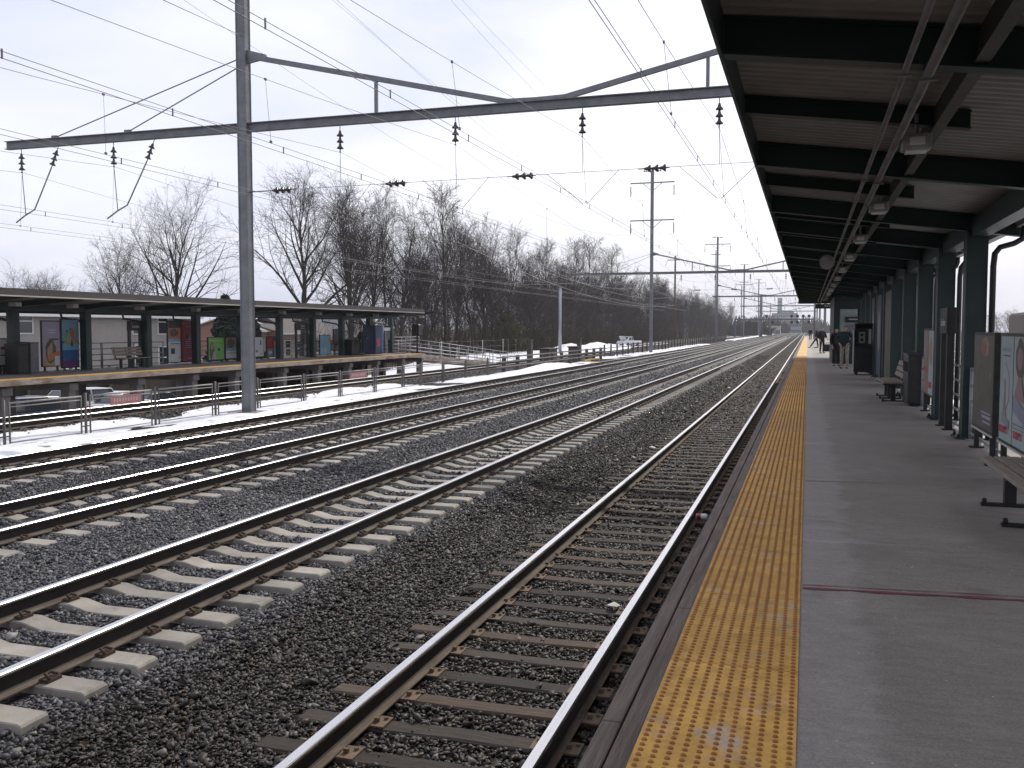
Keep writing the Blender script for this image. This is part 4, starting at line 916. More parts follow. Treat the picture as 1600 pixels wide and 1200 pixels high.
for pi_, Y in enumerate(PY):
    t = thing('catenary_gantry', LABP[pi_], 'overhead wire gantry', (PXL, Y, -.2), 'overhead wire gantries')
    b = MB(); w = .185
    b.box(PXL-w, PXL+w, Y-.16, Y-.138, -.4, 22.6); b.box(PXL-w, PXL+w, Y+.138, Y+.16, -.4, 22.6); b.box(PXL-.02, PXL+.02, Y-.138, Y+.138, -.4, 22.6)
    for s in (-1, 1):
        b.box(PXL+s*(w-.02)-.02, PXL+s*(w-.02)+.02, Y-.178, Y-.16, -.4, 22.6); b.box(PXL+s*(w-.05)-.03, PXL+s*(w-.05)+.03, Y-.136, Y+.136, -.4, 22.6)
    b.build('pole', STEEL, t)
    if pi_ == 0:
        b = MB(); z = .2
        while z < 15:
            for x in (PXL+.165, PXL-.165, PXL+.12, PXL-.12): b.lathe([(.016, 0), (.010, -.012)], (x, Y-.16 if abs(x-PXL) < .14 else Y-.178, z), 5, axis='y')
            b.lathe([(.016, 0), (.010, .012)], (PXL+.165, Y-.09, z), 5, axis='x'); b.lathe([(.016, 0), (.010, .012)], (PXL+.165, Y+.09, z), 5, axis='x')
            z += .16
        tag(b.build('rivets', STEEL, t), kind='stuff')
        b = MB(); b.box(PXL-.55, PXL+.55, Y-.5, Y+.5, -.5, -.12); b.build('footing', PIERC, t)
    xl = -29.3 if pi_ < 2 else PXL-1.0
    b = MB(); b.box(xl, PXR, Y-.12, Y+.12, BZ+.125, BZ+.15); b.box(xl, PXR, Y-.12, Y+.12, BZ-.15, BZ-.125); b.box(xl, PXR, Y-.012, Y+.012, BZ-.125, BZ+.125); b.build('beam', STEEL, t)
    b = MB(); b.bar((PXL, Y, 12.25), (-9.2, Y, BZ+.2), .12, .16); b.bar((-9.2, Y, BZ+.22), (-8.2, Y, BZ+.20), .18, .1); b.prism([(PXL+.15, 11.95), (PXL+.9, 12.06), (PXL+.9, 12.2), (PXL+.15, 12.42)], 'y', Y-.05, Y+.05); b.build('brace', STEEL, t)
    b = MB(); b.bar((PXR, Y, 12.25), (-7.3, Y, BZ+.2), .12, .16); b.bar((-8.2, Y, BZ+.20), (-7.3, Y, BZ+.22), .18, .1); b.build('brace', STEEL, t)
    for x in (-13.75, -2.95):
        zz = 12.25-(12.25-BZ-.2)*(abs(x-(PXL if x < -8 else PXR))/abs((-9.2 if x < -8 else -7.3)-(PXL if x < -8 else PXR)))
        b = MB(); b.box(x-.05, x+.05, Y-.05, Y+.05, BZ+.17, zz); b.build('strut', STEEL, t)
    if pi_ != 0 or True:
        b = MB(); b.box(PXR-.25, PXR+.25, Y-.2, Y+.2, -2.2 if pi_ == 0 else -.6, 12.6 if pi_ else 12.4); b.build('pole', STEEL, t)
    for zarm in (20.95, 16.3):
        b = MB(); b.box(PXL-2.75, PXL+2.75, Y-.06, Y+.06, zarm, zarm+.14); b.bar((PXL, Y, zarm-1.0), (PXL-1.2, Y, zarm), .06, .06); b.bar((PXL, Y, zarm-1.0), (PXL+1.2, Y, zarm), .06, .06); b.build('crossarm', STEEL, t)
        for s in (-1, 1):
            b = MB(); insul(b, (PXL+s*2.7, Y, zarm), (PXL+s*2.7, Y, zarm-1.7), 9 if pi_ < 2 else 5, .09); b.build('insulator', INS, t)
    b = MB()
    for s in (-1, 1):
        insul(b, (PXL+s*.15, Y, 22.45), (PXL+s*1.2, Y, 22.5), 3, .17)
    b.build('insulator', INS, t)
    for x in WX[:4]:
        b = MB(); insul(b, (x, Y, BZ-.17), (x, Y, 8.74)); b.build('insulator', INS, t)
        b = MB(); b.tube([(x, Y, 8.74), (x+.02, Y, 7.66)], .007, 4); b.build('dropper', WIRE, t)
    if pi_ < 2:
        for x, xo in ((WX[4], -22.55), (WX[5], -26.85)):
            b = MB(); insul(b, (x, Y, BZ-.17), (x, Y, 8.72)); b.build('insulator', INS, t)
            b = MB(); b.tube([(x, Y, 8.72), (x+.12, Y, 7.15)], .016, 5); b.build('dropper', WIRE, t)
            b = MB(); insul(b, (xo, Y, BZ-.17), (xo-.35, Y, 8.85)); b.build('insulator', INS, t)
            b = MB(); b.tube([(xo-.35, Y, 8.85), (x+.55, Y, 7.32), (x+.1, Y, 7.12), (x-.35, Y, 6.86)], .026, 6); b.build('pull_off', STEEL, t)
        for x, z in ((-27.0, 12.2), (-23.7, 11.95)):
            b = MB(); b.tube([(PXL, Y, z), (x, Y, BZ+.17)], .022, 5); b.build('stay_rod', STEEL, t)
            b = MB(); b.box(x-.12, x+.12, Y-.06, Y+.06, BZ+.17, BZ+.24); b.build('bracket', STEEL, t)
    # steady wire across the tracks with in-line insulators
    b = MB(); b.tube([(PXL, Y, 7.56), (-17.9, Y, 7.57)], .022, 5); b.tube([(-17.0, Y, 7.58), (PXR, Y, 7.72)], .008, 4); b.build('steady_wire', WIRE, t)
    for x in (-17.9, -13.6, -9.2, -5.0):
        b = MB(); insul(b, (x, Y, 7.57+.006*(x+18)), (x+.95, Y, 7.575+.006*(x+18)), 3, .12); b.build('insulator', INS, t)
    for x in WX[:4]:
        for s in (-1, 1):
            b = MB(); b.tube([(x+s*1.15, Y, 7.66), (x+s*.06, Y+.4, 6.72)], .009, 4); b.build('pull_off', WIRE, t)
# running wires
SUP = [28.4-88.5]+PY+[470.9, 559.4]
def wirez(y, zs, sag):
    for a, c in zip(SUP, SUP[1:]):
        if a <= y <= c: u = (y-a)/(c-a); return zs-sag*4*u*(1-u)
    return zs
def stagger(y, k): return .16*cos(pi*(y-28.4)/88.5+.6*k)
LABW = ['overhead wires hung over the dark timber-sleepered track', 'overhead wires hung over the second track from the near platform', 'overhead wires hung over the middle track', 'overhead wires hung over the track by the snow strip', 'overhead wires hung over the farthest track beside the far platform', 'outermost overhead wires running above the far platform canopy']
for k, x in enumerate(WX):
    y1 = 470 if k < 4 else 200
    t = thing('overhead_wires', LABW[k], 'overhead wires', (x, 28.4, 6.6), 'overhead wire sets')
    ys = np.arange(-60, y1, 4.425)
    far = lambda y: 0.0060+.00004*max(0, y-50)
    zs, sag = 8.74, 1.62
    b = MB(); b.tube([(x, y, wirez(y, zs, sag)) for y in ys], [far(y) for y in ys], 4); b.build('messenger_wire', WIRE, t)
    b = MB(); b.tube([(x+stagger(y, k), y, 6.58) for y in ys], [far(y)*1.0 for y in ys], 4); b.build('contact_wire', WIRE, t)
    b = MB(); b.tube([(x+stagger(y, k), y, 6.70+.03*cos(4*pi*(y-28.4)/88.5)) for y in ys], [far(y)*.95 for y in ys], 4); b.build('auxiliary_wire', WIRE, t)
    y = 28.4-88.5+11.06
    while y < min(y1, 260):
        if y > -30:
            b = MB(); b.tube([(x, y, wirez(y, zs, sag)), (x+stagger(y, k), y, 6.74)], .0042+.00003*max(0, y), 4)
            for zc, xx in ((wirez(y, zs, sag), x), (6.73, x+stagger(y, k))): b.box(xx-.016, xx+.016, y-.03, y+.03, zc-.022, zc+.022)
            b.build('dropper', WIRE, t)
        y += 11.0625
    b = MB()
    for y in np.arange(-8, 120, 3.69):
        xx = x+stagger(y, k); b.box(xx-.007, xx+.007, y-.013, y+.013, 6.57, 6.71)
    tag(b.build('wire_clips', WIRE, t), kind='stuff')
n = 0
LT = ['upper left', 'upper right', 'lower left', 'lower right']
for zarm in (20.95-1.7, 16.3-1.7):
    for s in (-1, 1):
        b = MB(); ys = np.arange(-60, 556, 8.85); b.tube([(PXL+s*2.7, y, wirez(y, zarm, 2.4)) for y in ys], [.006+.00004*max(0, y) for y in ys], 4)
        tag(b.build('power_line', WIRE, None, (PXL+s*2.7, 28.4, zarm)), 'thin power line strung from the %s crossarm ends of the gantry poles' % LT[n], 'power line', 'power lines'); n += 1
b = MB(); ys = np.arange(-60, 556, 8.85); b.tube([(PXL, y, wirez(y, 22.6, 1.9)) for y in ys], [.0055+.00004*max(0, y) for y in ys], 4)
tag(b.build('power_line', WIRE, None, (PXL, 28.4, 22.6)), 'highest thin line joining the very tops of the gantry poles', 'power line', 'power lines')
g = atX(255, 0, -17.0); b = MB(); b.tube([(PXL, 28.4, 12.9), (g[0], g[1], g[2])], .010, 4); insul(b, (g[0], g[1], g[2]), (g[0]-.1, g[1]-.9, g[2]+.55), 3, .12); b.tube([(g[0]-.1, g[1]-.9, g[2]+.55), (g[0]-.6, g[1]-6, g[2]+4)], .010, 4)
tag(b.build('guy_wire', WIRE, None, (PXL, 28.4, 12.9)), 'guy wire with an insulator slanting up left from the tall riveted pole', 'guy wire')
# sagging lines to the brown wooden pole by the woods
wp = (-25.5, 188, -.2); t = thing('utility_pole', 'brown wooden pole with one crossarm against the end of the woods', 'utility pole', wp)
b = MB(); b.tube([(wp[0], wp[1], -.4), (wp[0], wp[1], 17.4)], [.24, .16], 10); b.build('pole', mat('brown pole timber', (.12, .085, .065), (.085, .06, .05), 3, .9, stretch=(5, 5, .5)), t)
b = MB(); b.box(wp[0]-1.5, wp[0]+1.5, wp[1]-.08, wp[1]+.08, 16.5, 16.65); b.bar((wp[0]-1.5, wp[1], 16.5), (wp[0]-2.0, wp[1], 15.4), .06, .06); b.bar((wp[0]+1.5, wp[1], 16.5), (wp[0]+2.2, wp[1], 15.2), .06, .06); b.build('crossarm', STEEL, t)
for i, (za, zc2, xa, sg2) in enumerate(((15.2, 12.6, -36, 4.6), (12.4, 9.3, -30, 2.6), (10.6, 7.6, -30, 2.2))):
    b = MB(); P = []
    for j in range(25):
        u = j/24; P.append((xa+(wp[0]-xa)*u, 78+(wp[1]-78)*u, za+(zc2-za)*u-sg2*4*u*(1-u)))
    b.tube(P, .014, 4); tag(b.build('sagging_cable', mat('pale cable', (.40, .40, .39), rough=.5), None, P[0]), ('highest of three pale cables sagging across the woods to the brown pole', 'middle pale cable sagging across the woods to the brown pole', 'lowest pale cable sagging across the woods to the brown pole')[i], 'cable', 'sagging cables')  # pale colour stands in for light glinting along the cables
# distant lone poles, the centre mast and the signal bridge
def far_pole(label, px, ytop, X, arm, w=.2, zb_=-.2, name='utility_pole'):
    p = atX(px, 520, X); zt = atX(px, ytop, X)[2]
    t = thing(name, label, 'pole', (X, p[1], zb_)); b = MB(); b.tube([(X, p[1], zb_), (X, p[1], zt)], [w, w*.8], 8); b.build('pole', STEEL, t)
    if arm:
        b = MB(); b.box(X-arm, X+arm, p[1]-.1, p[1]+.1, zt-1.2, zt-1.0); b.build('crossarm', STEEL, t)
far_pole('thick steel mast rising between the middle tracks far ahead', 1188.5, 459, -15.9, 0, .6, -.1, 'mast')
far_pole('thin distant pole with short crossarm just left of the signal bridge', 1117, 390, -24.5, 1.3, .14)
far_pole('thin pale distant pole left of the thick mast', 1162, 435, -21, 1.6, .16)
far_pole('bare distant pole right above the end of the woods', 1158, 445, -24, 0, .18)
far_pole('distant thin pole beside the thick mast', 1203, 473, -15, 1.8, .18)
far_pole('dark slim post standing far along the near platform', 1272.5, 455, 1.05, 0, .17, PZ)
sb = thing('signal_bridge', 'distant signal bridge spanning all tracks with round signal heads', 'signal bridge', (-9, 330, 0))
SY = 330.0; zz = atY(1200, 499, SY)[2]
b = MB(); b.box(-24, 2.2, SY-.5, SY+.5, zz-.2, zz+.2); b.build('deck', mat('bridge steel', (.07, .075, .09), rough=.7), sb)
for x in (-24, 2.2): b = MB(); b.box(x-.3, x+.3, SY-.5, SY+.5, -.4, zz); b.build('post', MATS['bridge steel'], sb)
for px, up in ((1198, 1), (1207, 0), (1237, 1), (1237, 0), (1246, 1), (1246, 0), (1255, 1), (1264, 1), (1264, 0)):
    x = atY(px, 500, SY)[0]; z = zz+(1.1 if up else -1.0); b = MB(); b.lathe([(.1, -.25), (.52, -.2), (.52, .15), (.1, .2)], (x, SY, z), 12, axis='y'); b.box(x-.08, x+.08, SY-.08, SY+.08, min(z, zz), max(z, zz)); b.build('signal_head', BLACK, sb)

# ------------------------------------------------------------------ houses
SID = mat('grey clapboard', (.47, .435, .395), (.42, .385, .35), 1.2, .75)
def clap(m):
    nt = m.node_tree; b = nt.nodes['Principled BSDF']; L = nt.links.new
    tc = _n(nt, 'ShaderNodeTexCoord'); w = _n(nt, 'ShaderNodeTexWave', wave_type='BANDS', bands_direction='Z', wave_profile='SAW'); w.inputs['Scale'].default_value = 1.35
    L(tc.outputs['Object'], w.inputs['Vector']); bp = _n(nt, 'ShaderNodeBump'); bp.inputs['Strength'].default_value = .7; bp.inputs['Distance'].default_value = .06; L(w.outputs['Fac'], bp.inputs['Height']); L(bp.outputs[0], b.inputs['Normal'])
clap(SID)
WSID = mat('white clapboard', (.66, .67, .68), (.60, .61, .62), 1, .7); clap(WSID)
def brick_mat():
    m, nt, b = sheet_mat('brick'); L = nt.links.new
    tc = _n(nt, 'ShaderNodeTexCoord'); mp = _n(nt, 'ShaderNodeMapping'); mp.inputs['Rotation'].default_value = (pi/2, 0, pi/2); L(tc.outputs['Object'], mp.inputs[0])
    br = _n(nt, 'ShaderNodeTexBrick'); br.inputs['Scale'].default_value = 4; br.inputs['Color1'].default_value = (.34, .16, .11, 1); br.inputs['Color2'].default_value = (.26, .115, .085, 1); br.inputs['Mortar'].default_value = (.42, .36, .31, 1); br.inputs['Mortar Size'].default_value = .012
    L(mp.outputs[0], br.inputs['Vector']); L(br.outputs['Color'], b.inputs['Base Color']); b.inputs['Roughness'].default_value = .85
    return m
BRICK = brick_mat()
ROOFG = mat('grey shingles', (.16, .16, .17), (.22, .215, .22), 2, .9, bump=.3, bscale=14); ROOFD = mat('dark shingles', (.085, .075, .072), (.12, .105, .10), 2, .9, bump=.3, bscale=14)
def window_part(parent, x, y, z, w, h, s=1):
    b = MB(); t = .09
    for (a0, a1, c0, c1) in ((-w/2-t, w/2+t, h, h+t), (-w/2-t, w/2+t, -t, 0), (-w/2-t, -w/2, 0, h), (w/2, w/2+t, 0, h), (-w/2, w/2, h/2-.04, h/2+.04)): b.box(x, x+s*.06, y+a0, y+a1, z+c0, z+c1)
    f = b.build('window', WHITE, parent)
    b = MB(); b.box(x+s*.012, x+s*.022, y-w/2, y+w/2, z, z+h); o = b.build('pane', GLASS, f, origin=WLOC[f.name])
    return f
def house(label, xf, depth, y0, y1, zg, eave, ridge, wall, roof, ridge_along='y', wins=(), over=.4, chimney=None, name='house', cat='house'):
    t = thing(name, label, cat, (xf-depth/2, (y0+y1)/2, zg)); x0 = xf-depth
    b = MB()
    if ridge_along == 'y':
        b.prism([(x0, zg-.3), (xf, zg-.3), (xf, eave), ((x0+xf)/2, ridge), (x0, eave)], 'y', y0, y1)
    else:
        b.prism([(y0, zg-.3), (y1, zg-.3), (y1, eave), ((y0+y1)/2, ridge), (y0, eave)], 'x', x0, xf)
    b.build('wall', wall, t)
    b = MB(); th = .16
    if ridge_along == 'y':
        m = (x0+xf)/2; k = (ridge-eave)/(xf-m)
        b.prism([(x0-over, eave-over*k+.03), (m, ridge+.03), (xf+over, eave-over*k+.03), (xf+over, eave-over*k+.03+th), (m, ridge+.03+th), (x0-over, eave-over*k+.03+th)], 'y', y0-over, y1+over)
    else:
        m = (y0+y1)/2; k = (ridge-eave)/(y1-m)
        b.prism([(y0-over, eave-over*k+.03), (m, ridge+.03), (y1+over, eave-over*k+.03), (y1+over, eave-over*k+.03+th), (m, ridge+.03+th), (y0-over, eave-over*k+.03+th)], 'x', x0-over, xf+over)
    rf = b.build('roof', roof, t)
    if ridge_along == 'y':
        b = MB(); m = (x0+xf)/2; k = (ridge-eave)/(xf-m); zz = eave-over*k; b.box(xf+over, xf+over+.12, y0-over, y1+over, zz-.02, zz+.18); b.build('eaves_gutter', WHITE, t)
    for (yy, zz, w, h) in wins: window_part(t, xf+.001, yy, zz, w, h)
    if chimney:
        cx, cy, cz = chimney; b = MB(); b.box(cx-.4, cx+.4, cy-.4, cy+.4, eave, cz); b.box(cx-.48, cx+.48, cy-.48, cy+.48, cz, cz+.15); b.build('chimney', BRICK, rf, origin=WLOC[rf.name])
    return t
HX = -46.0
def hy(px, X=HX): return atX(px, 500, X)[1]
def hz(py, px, X=HX): return atX(px, py, X)[2]
house('long grey clapboard house with white gutter behind the far canopy', HX, 9, hy(-60), hy(303), -2.15, 3.72, 5.0, SID, ROOFG, 'y',
      [(hy(39), hz(520, 39), 1.0, 1.45), (hy(215), hz(521, 215), 1.05, 1.7), (hy(254), hz(521, 254), 1.05, 1.7), (hy(217), hz(575, 217), 1.0, 1.6), (hy(254), hz(574, 254), 1.0, 1.5), (hy(110), hz(575, 110), 1.1, 1.5)], .45)
X2 = -62; house('low brick house with a pale grey roof behind the white bottle poster', X2, 9, hy(392, X2), hy(436, X2), -1.6, hz(517, 415, X2), hz(500, 415, X2), BRICK, mat('pale shingles', (.32, .31, .31), (.26, .25, .25), 2, .9), 'y', [(hy(404, X2), hz(548, 404, X2), 2.0, 1.4), (hy(425, X2), hz(548, 425, X2), 1.6, 1.4)])
X3 = -60; house('brick house with white door frame and small dark gable roof', X3, 8, hy(440, X3), hy(470, X3), -1.6, hz(521, 455, X3), hz(508, 455, X3), BRICK, ROOFD, 'y', [(hy(449, X3), hz(556, 449, X3), 1.2, 1.8), (hy(465, X3), hz(556, 465, X3), 1.2, 1.8)])
X4 = -66; house('big dark roofed house behind the blue map poster', X4, 13, hy(478, X4), hy(540, X4), -1.4, hz(528, 510, X4), hz(496, 510, X4), mat('brown cladding', (.13, .10, .085), (.10, .08, .07), 1), ROOFD, 'y', [(hy(500, X4), hz(545, 500, X4), 1.4, 1.3)], .5, (X4-5, hy(516, X4), hz(494, 516, X4)))
X5 = -70; house('white gabled house facing the tracks left of the far passenger', X5, 9, hy(545, X5), hy(572, X5), -1.2, hz(516, 558, X5), hz(498, 558, X5), WSID, ROOFG, 'x', [(hy(552, X5), hz(517, 552, X5), .9, 1.5), (hy(563, X5), hz(517, 563, X5), .9, 1.5), (hy(552, X5), hz(541, 552, X5), .9, 1.5), (hy(565, X5), hz(541, 565, X5), .9, 1.5)])

# ------------------------------------------------------------------ bare trees
BARK = mat('bark', (.042, .035, .032), (.024, .020, .019), 4, .9, stretch=(3, 3, .6)); TWIG = mat('twigs', (.056, .043, .038), (.036, .028, .026), 2, .9)
def grow(seed, H, forkz, spread, r0, n1=11, n2=7, n3=6, n4=4, lean=0.0, tw=.0085, ang=(20, 50)):
    rnd = random.Random(seed); T = MB(); Cw = MB()
    def path(p, d, L, segs, wob, up):
        P = [Vector(p)]; d = Vector(d).normalized()
        for i in range(segs):
            d = (d+Vector((rnd.gauss(0, wob), rnd.gauss(0, wob), rnd.gauss(0, wob)+up))).normalized(); P.append(P[-1]+d*(L/segs))
        return P
    def at(P, u):
        k = u*(len(P)-1); i = min(int(k), len(P)-2); return P[i].lerp(P[i+1], k-i), (P[i+1]-P[i]).normalized()
    TL = H*.80
    trunk = path((0, 0, -.4), (lean, rnd.gauss(0, .03), 1), TL+.4, 9, .05, .03)
    rt = [r0*(1.3 if i == 0 else 1)*(1-.90*(i/9)**.9) for i in range(10)]
    T.tube(trunk, rt, 8)
    def side(d, ang_):
        o = d.orthogonal().normalized(); o.rotate(Matrix.Rotation(rnd.uniform(0, 2*pi), 3, d)); return (d*cos(ang_)+o*sin(ang_)).normalized()
    for i in range(n1):
        u = forkz+(1-forkz)*((i+rnd.random()*.7)/n1); u = min(u, .985); p, d = at(trunk, u); v = (u-forkz)/(1-forkz)
        az = i*2.4+rnd.uniform(-.5, .5); el = radians(rnd.uniform(*ang))*(1.15-.65*v)
        dd = Vector((cos(az)*sin(el), sin(az)*sin(el), cos(el))); L1 = H*(spread*1.3)*(1.0-.52*v)*rnd.uniform(.72, 1.12)
        P1 = path(p, dd, L1, 7, .09, .035+.05*v); r1 = max(.028, r0*(1-.80*u)*.60); R1 = [max(tw*1.3, r1*(1-.88*j/7)) for j in range(8)]
        (T if r1 > .11 else Cw).tube(P1, R1, 6 if r1 > .08 else 5, caps=False)
        for j in range(n2):
            u2 = .14+.86*((j+rnd.random())/n2); u2 = min(u2, .99); q, d2 = at(P1, u2); L2 = L1*(.58-.30*u2)*rnd.uniform(.65, 1.3)+.4
            P2 = path(q, side(d2, radians(rnd.uniform(22, 58))), L2, 4, .14, .07); r2 = max(tw*1.7, r1*(1-.8*u2)*.48); Cw.tube(P2, [max(tw*1.1, r2*(1-.75*m/4)) for m in range(5)], 4, caps=False)
            for m in range(n3):
                u3 = .2+.8*(m+rnd.random())/n3; u3 = min(u3, .99); w, d3 = at(P2, u3); L3 = L2*(.55-.2*u3)*rnd.uniform(.6, 1.4)+.2
                P3 = path(w, side(d3, radians(rnd.uniform(20, 55))), L3, 3, .16, .06); r3 = max(tw, r2*.4); Cw.tube(P3, [r3, r3*.85, tw*.9, tw*.7], 3, caps=False, smooth=False)
                for k in range(n4):
                    w2, d4 = at(P3, min(.99, .2+.8*(k+rnd.random())/n4)); L4 = L3*.55*rnd.uniform(.6, 1.3)+.12
                    P4 = path(w2, side(d4, radians(rnd.uniform(18, 55))), L4, 2, .15, .05); Cw.tube(P4, [tw*.9, tw*.8, tw*.6], 3, caps=False, smooth=False)
    k = H/max(max(v[2] for v in T.v), max(v[2] for v in Cw.v))
    for m in (T, Cw): m.v = [(x*k, y*k, z*k) for x, y, z in m.v]
    return T, Cw
def tree_thing(label, loc, tc, group=None, rz=0.0, sc=1.0, name='bare_tree'):
    T, Cw = tc; t = thing(name, label, 'tree', loc, group)
    for nm, m, mt in (('trunk', T, BARK), ('crown', Cw, TWIG)):
        o = m.build(nm, mt); o.parent = t
    t.rotation_euler = (0, 0, rz); t.scale = (sc, sc, sc)
    return t
def tree_at(label, px, X, ytop, seed, spread=.42, fork=.28, r0=.34, zg=-2.0, **kw):
    y = atX(px, 470, X)[1]; H = (atX(px, ytop, X)[2]-zg)
    return tree_thing(label, (X, y, zg), grow(seed, H, fork, spread, r0, **kw))
tree_at('big spreading bare tree above the far canopy left of the steel pole', 266, -60, 262, 21, .46, .30, .46, n1=15, n2=8, n3=6, n4=3, ang=(24, 52))
tree_at('bare multi-branched tree leaning left of the big spreading tree', 172, -63, 342, 22, .46, .20, .32, n1=14, n2=7, n3=6, n4=3, ang=(26, 55))
tree_at('slim bare tree in front of the big spreading tree', 222, -57, 372, 33, .36, .25, .2, n1=10, n2=6, n3=5, n4=3)
tree_at('low round bare tree at the left edge above the canopy', 64, -82, 404, 23, .85, .16, .40, zg=-2, n1=18, n2=9, n3=6, n4=4, tw=.012, ang=(28, 60))
tree_at('small hazy bare tree peeping over the canopy at the left edge', 8, -95, 430, 29, .7, .2, .3, n1=10, n3=5, n4=3)
tree_at('tall bare tree with a forked trunk right of the steel pole', 473, -40, 243, 24, .38, .32, .38, zg=-1.2, n1=15, n2=8, n3=6, n4=3, ang=(22, 50))
tree_at('slender bare tree with a straight trunk above the far canopy', 577, -42, 278, 25, .30, .42, .24, zg=-.8, n1=11, n2=6, n3=5, n4=3)
tree_at('bare tree with two close trunks near the canopy end', 601, -41, 275, 26, .30, .42, .22, zg=-.8, n1=11, n2=6, n3=5, n4=3)
tree_at('dark bare tree with a heavy low limb where the woods begin', 626, -39, 285, 27, .40, .28, .32, zg=-.6, n1=13, n2=7, n3=5, n4=3, ang=(24, 56))
# the woods: six kinds grown once, then copied
PROTO = []
for i, (H, fk, spd, r0, an) in enumerate(((19, .26, .32, .26, (18, 45)), (17.5, .20, .36, .24, (24, 52)), (20, .34, .28, .28, (15, 40)), (15, .14, .38, .22, (25, 58)), (18, .24, .34, .23, (20, 48)), (11, .08, .46, .15, (22, 60)))):
    PROTO.append((grow(100+i, H, fk, spd, r0, n1=14, n2=7, n3=5, n4=3, tw=.012, ang=an), H))
WLAB = 'bare tree among the dense woods beyond the far platform'; WG = 'trees of the dense woods'
first = [None]*6; rw = random.Random(5); cnt = 0
spots = []
y = 88.0
while y < 500:
    spots.append((-38.5+rw.uniform(-1.2, 1.2), y)); y += 2.3+y*.011+rw.uniform(-.8, .8)
y = 84.0
while y < 480:
    spots.append((-44+rw.uniform(-2.5, 2), y)); y += 3.0+y*.013+rw.uniform(-1.2, 1.2)
y = 96.0
while y < 420:
    spots.append((-53+rw.uniform(-4, 3), y)); y += 4.4+y*.016+rw.uniform(-2, 2)
for (x, y) in spots:
    k = rw.randrange(6); g = ground_z(x, y); sc = rw.uniform(.74, 1.1)
    if x > -41 and rw.random() < .35: k = 5
    if first[k] is None:
        first[k] = tree_thing(WLAB, (x, y, g), PROTO[k][0], WG, rw.uniform(0, 6.28), sc)
    else:
        copy_tree(first[k], (x, y, g), rz=rw.uniform(0, 6.28), scale=(sc, sc, sc))
# brush at the foot of the woods: thin stems past counting
def brush(label, pts, h, n, seed, m, spread=1.6, name='brush'):
    rnd = random.Random(seed); b = MB()
    for (x, y) in pts:
        g = ground_z(x, y)
        for i in range(n):
            a = rnd.uniform(0, 6.28); d = rnd.uniform(0, spread); p = Vector((x+cos(a)*d, y+sin(a)*d*1.6, g-.1)); hh = h*rnd.uniform(.45, 1.15)
            q = p+Vector((rnd.gauss(0, .35), rnd.gauss(0, .35), hh*.6)); r = q+Vector((rnd.gauss(0, .4), rnd.gauss(0, .4), hh*.4)); w = rnd.uniform(.012, .03)*1.3
            b.tube([p, q, r], [w, w*.75, w*.3], 3, caps=False, smooth=False)
            for k in range(4):
                u = rnd.uniform(.25, 1); s = p.lerp(q, u) if k < 2 else q.lerp(r, u); e = s+Vector((rnd.gauss(0, .5), rnd.gauss(0, .5), rnd.uniform(.2, .8)*h*.28)); b.tube([s, e], [w*.5, w*.2], 3, caps=False, smooth=False)
    o = b.build(name, m); tag(o, label, 'undergrowth', kind='stuff'); return o
BR1 = mat('brush stems', (.058, .043, .033), (.085, .062, .044), 2, .9)
rb = random.Random(9)
brush('tangled brown undergrowth at the foot of the woods', [(-37.6+rb.uniform(-1.4, 1.2)-3.0*(i % 3), 80+i*.92+rb.uniform(-.6, .6)) for i in range(230)], 5.0, 22, 3, BR1, 2.2)
brush('tangled brown undergrowth at the far end of the woods', [(-37+rb.uniform(-2, 2), 290+i*2.2) for i in range(90)], 6.0, 14, 4, BR1, 2.4)
OLV = mat('olive brush', (.062, .060, .026), (.085, .072, .034), 2, .9)
def leafy(label, x, y, g, h, w, m, n, seed, name='evergreen_shrub', cone=False, cat='shrub', sz=.16):
    rnd = random.Random(seed); t = thing(name, label, cat, (x, y, g)); b = MB()
    for i in range(n):
        u = rnd.random(); zz = g+.15+h*u
        rr = w*(1-u*.92 if cone else sqrt(max(.05, 1-(2*u-.85)**2)))*sqrt(rnd.random())*(.75+.35*sin(u*19+rnd.random()*2)); a = rnd.uniform(0, 6.28)
        c = Vector((x+rr*cos(a), y+rr*sin(a), zz-.12*rr)); s = sz*rnd.uniform(.6, 1.5); d = Vector((rnd.gauss(0, 1), rnd.gauss(0, 1), rnd.gauss(0, .6))).normalized(); e = d.orthogonal().normalized()*s*.5
        b.add([tuple(c-d*s), tuple(c+e), tuple(c+d*s), tuple(c-e)], [(0, 1, 2, 3)])
    b.build('crown', m, t); b = MB(); b.tube([(x, y, g-.2), (x, y, g+h*.9)], [.16, .03], 6); b.build('trunk', BARK, t)
    return t
yb_ = atX(790, 500, -38.2)[1]
leafy('rounded olive evergreen shrub in front of the woods', -38.2, yb_, -.4, 5.0, 3.4, OLV, 3200, 41)
SPR = mat('spruce needles', (.014, .024, .016), (.024, .038, .022), 3, .85)
X6 = -43
leafy('dark snow-dotted spruce behind the steel pole', X6, atX(352, 500, X6)[1], -2.1, 7.3, 2.5, SPR, 5200, 42, 'spruce_tree', True, 'tree', .2)
leafy('second dark spruce showing right of the steel pole', X6, atX(394, 500, X6)[1], -2.1, 6.9, 1.5, SPR, 3000, 43, 'spruce_tree', True, 'tree', .2)
leafy('dark clipped bush in front of the white gabled house', -58, atX(556, 520, -58)[1], -1.2, 2.6, 2.6, SPR, 1800, 44, 'evergreen_shrub', False, 'shrub', .18)
for i, (px, X, yt) in enumerate(((445, -85, 494), (417, -90, 492), (330, -85, 494))):
    tree_at(('hazy bare tree behind the brick house roofs', 'hazy bare tree behind the pale grey roof', 'hazy bare tree beyond the dark spruce')[i], px, X, yt, 60+i, .5, .2, .25, n1=11, n2=6, n3=5, n4=3)
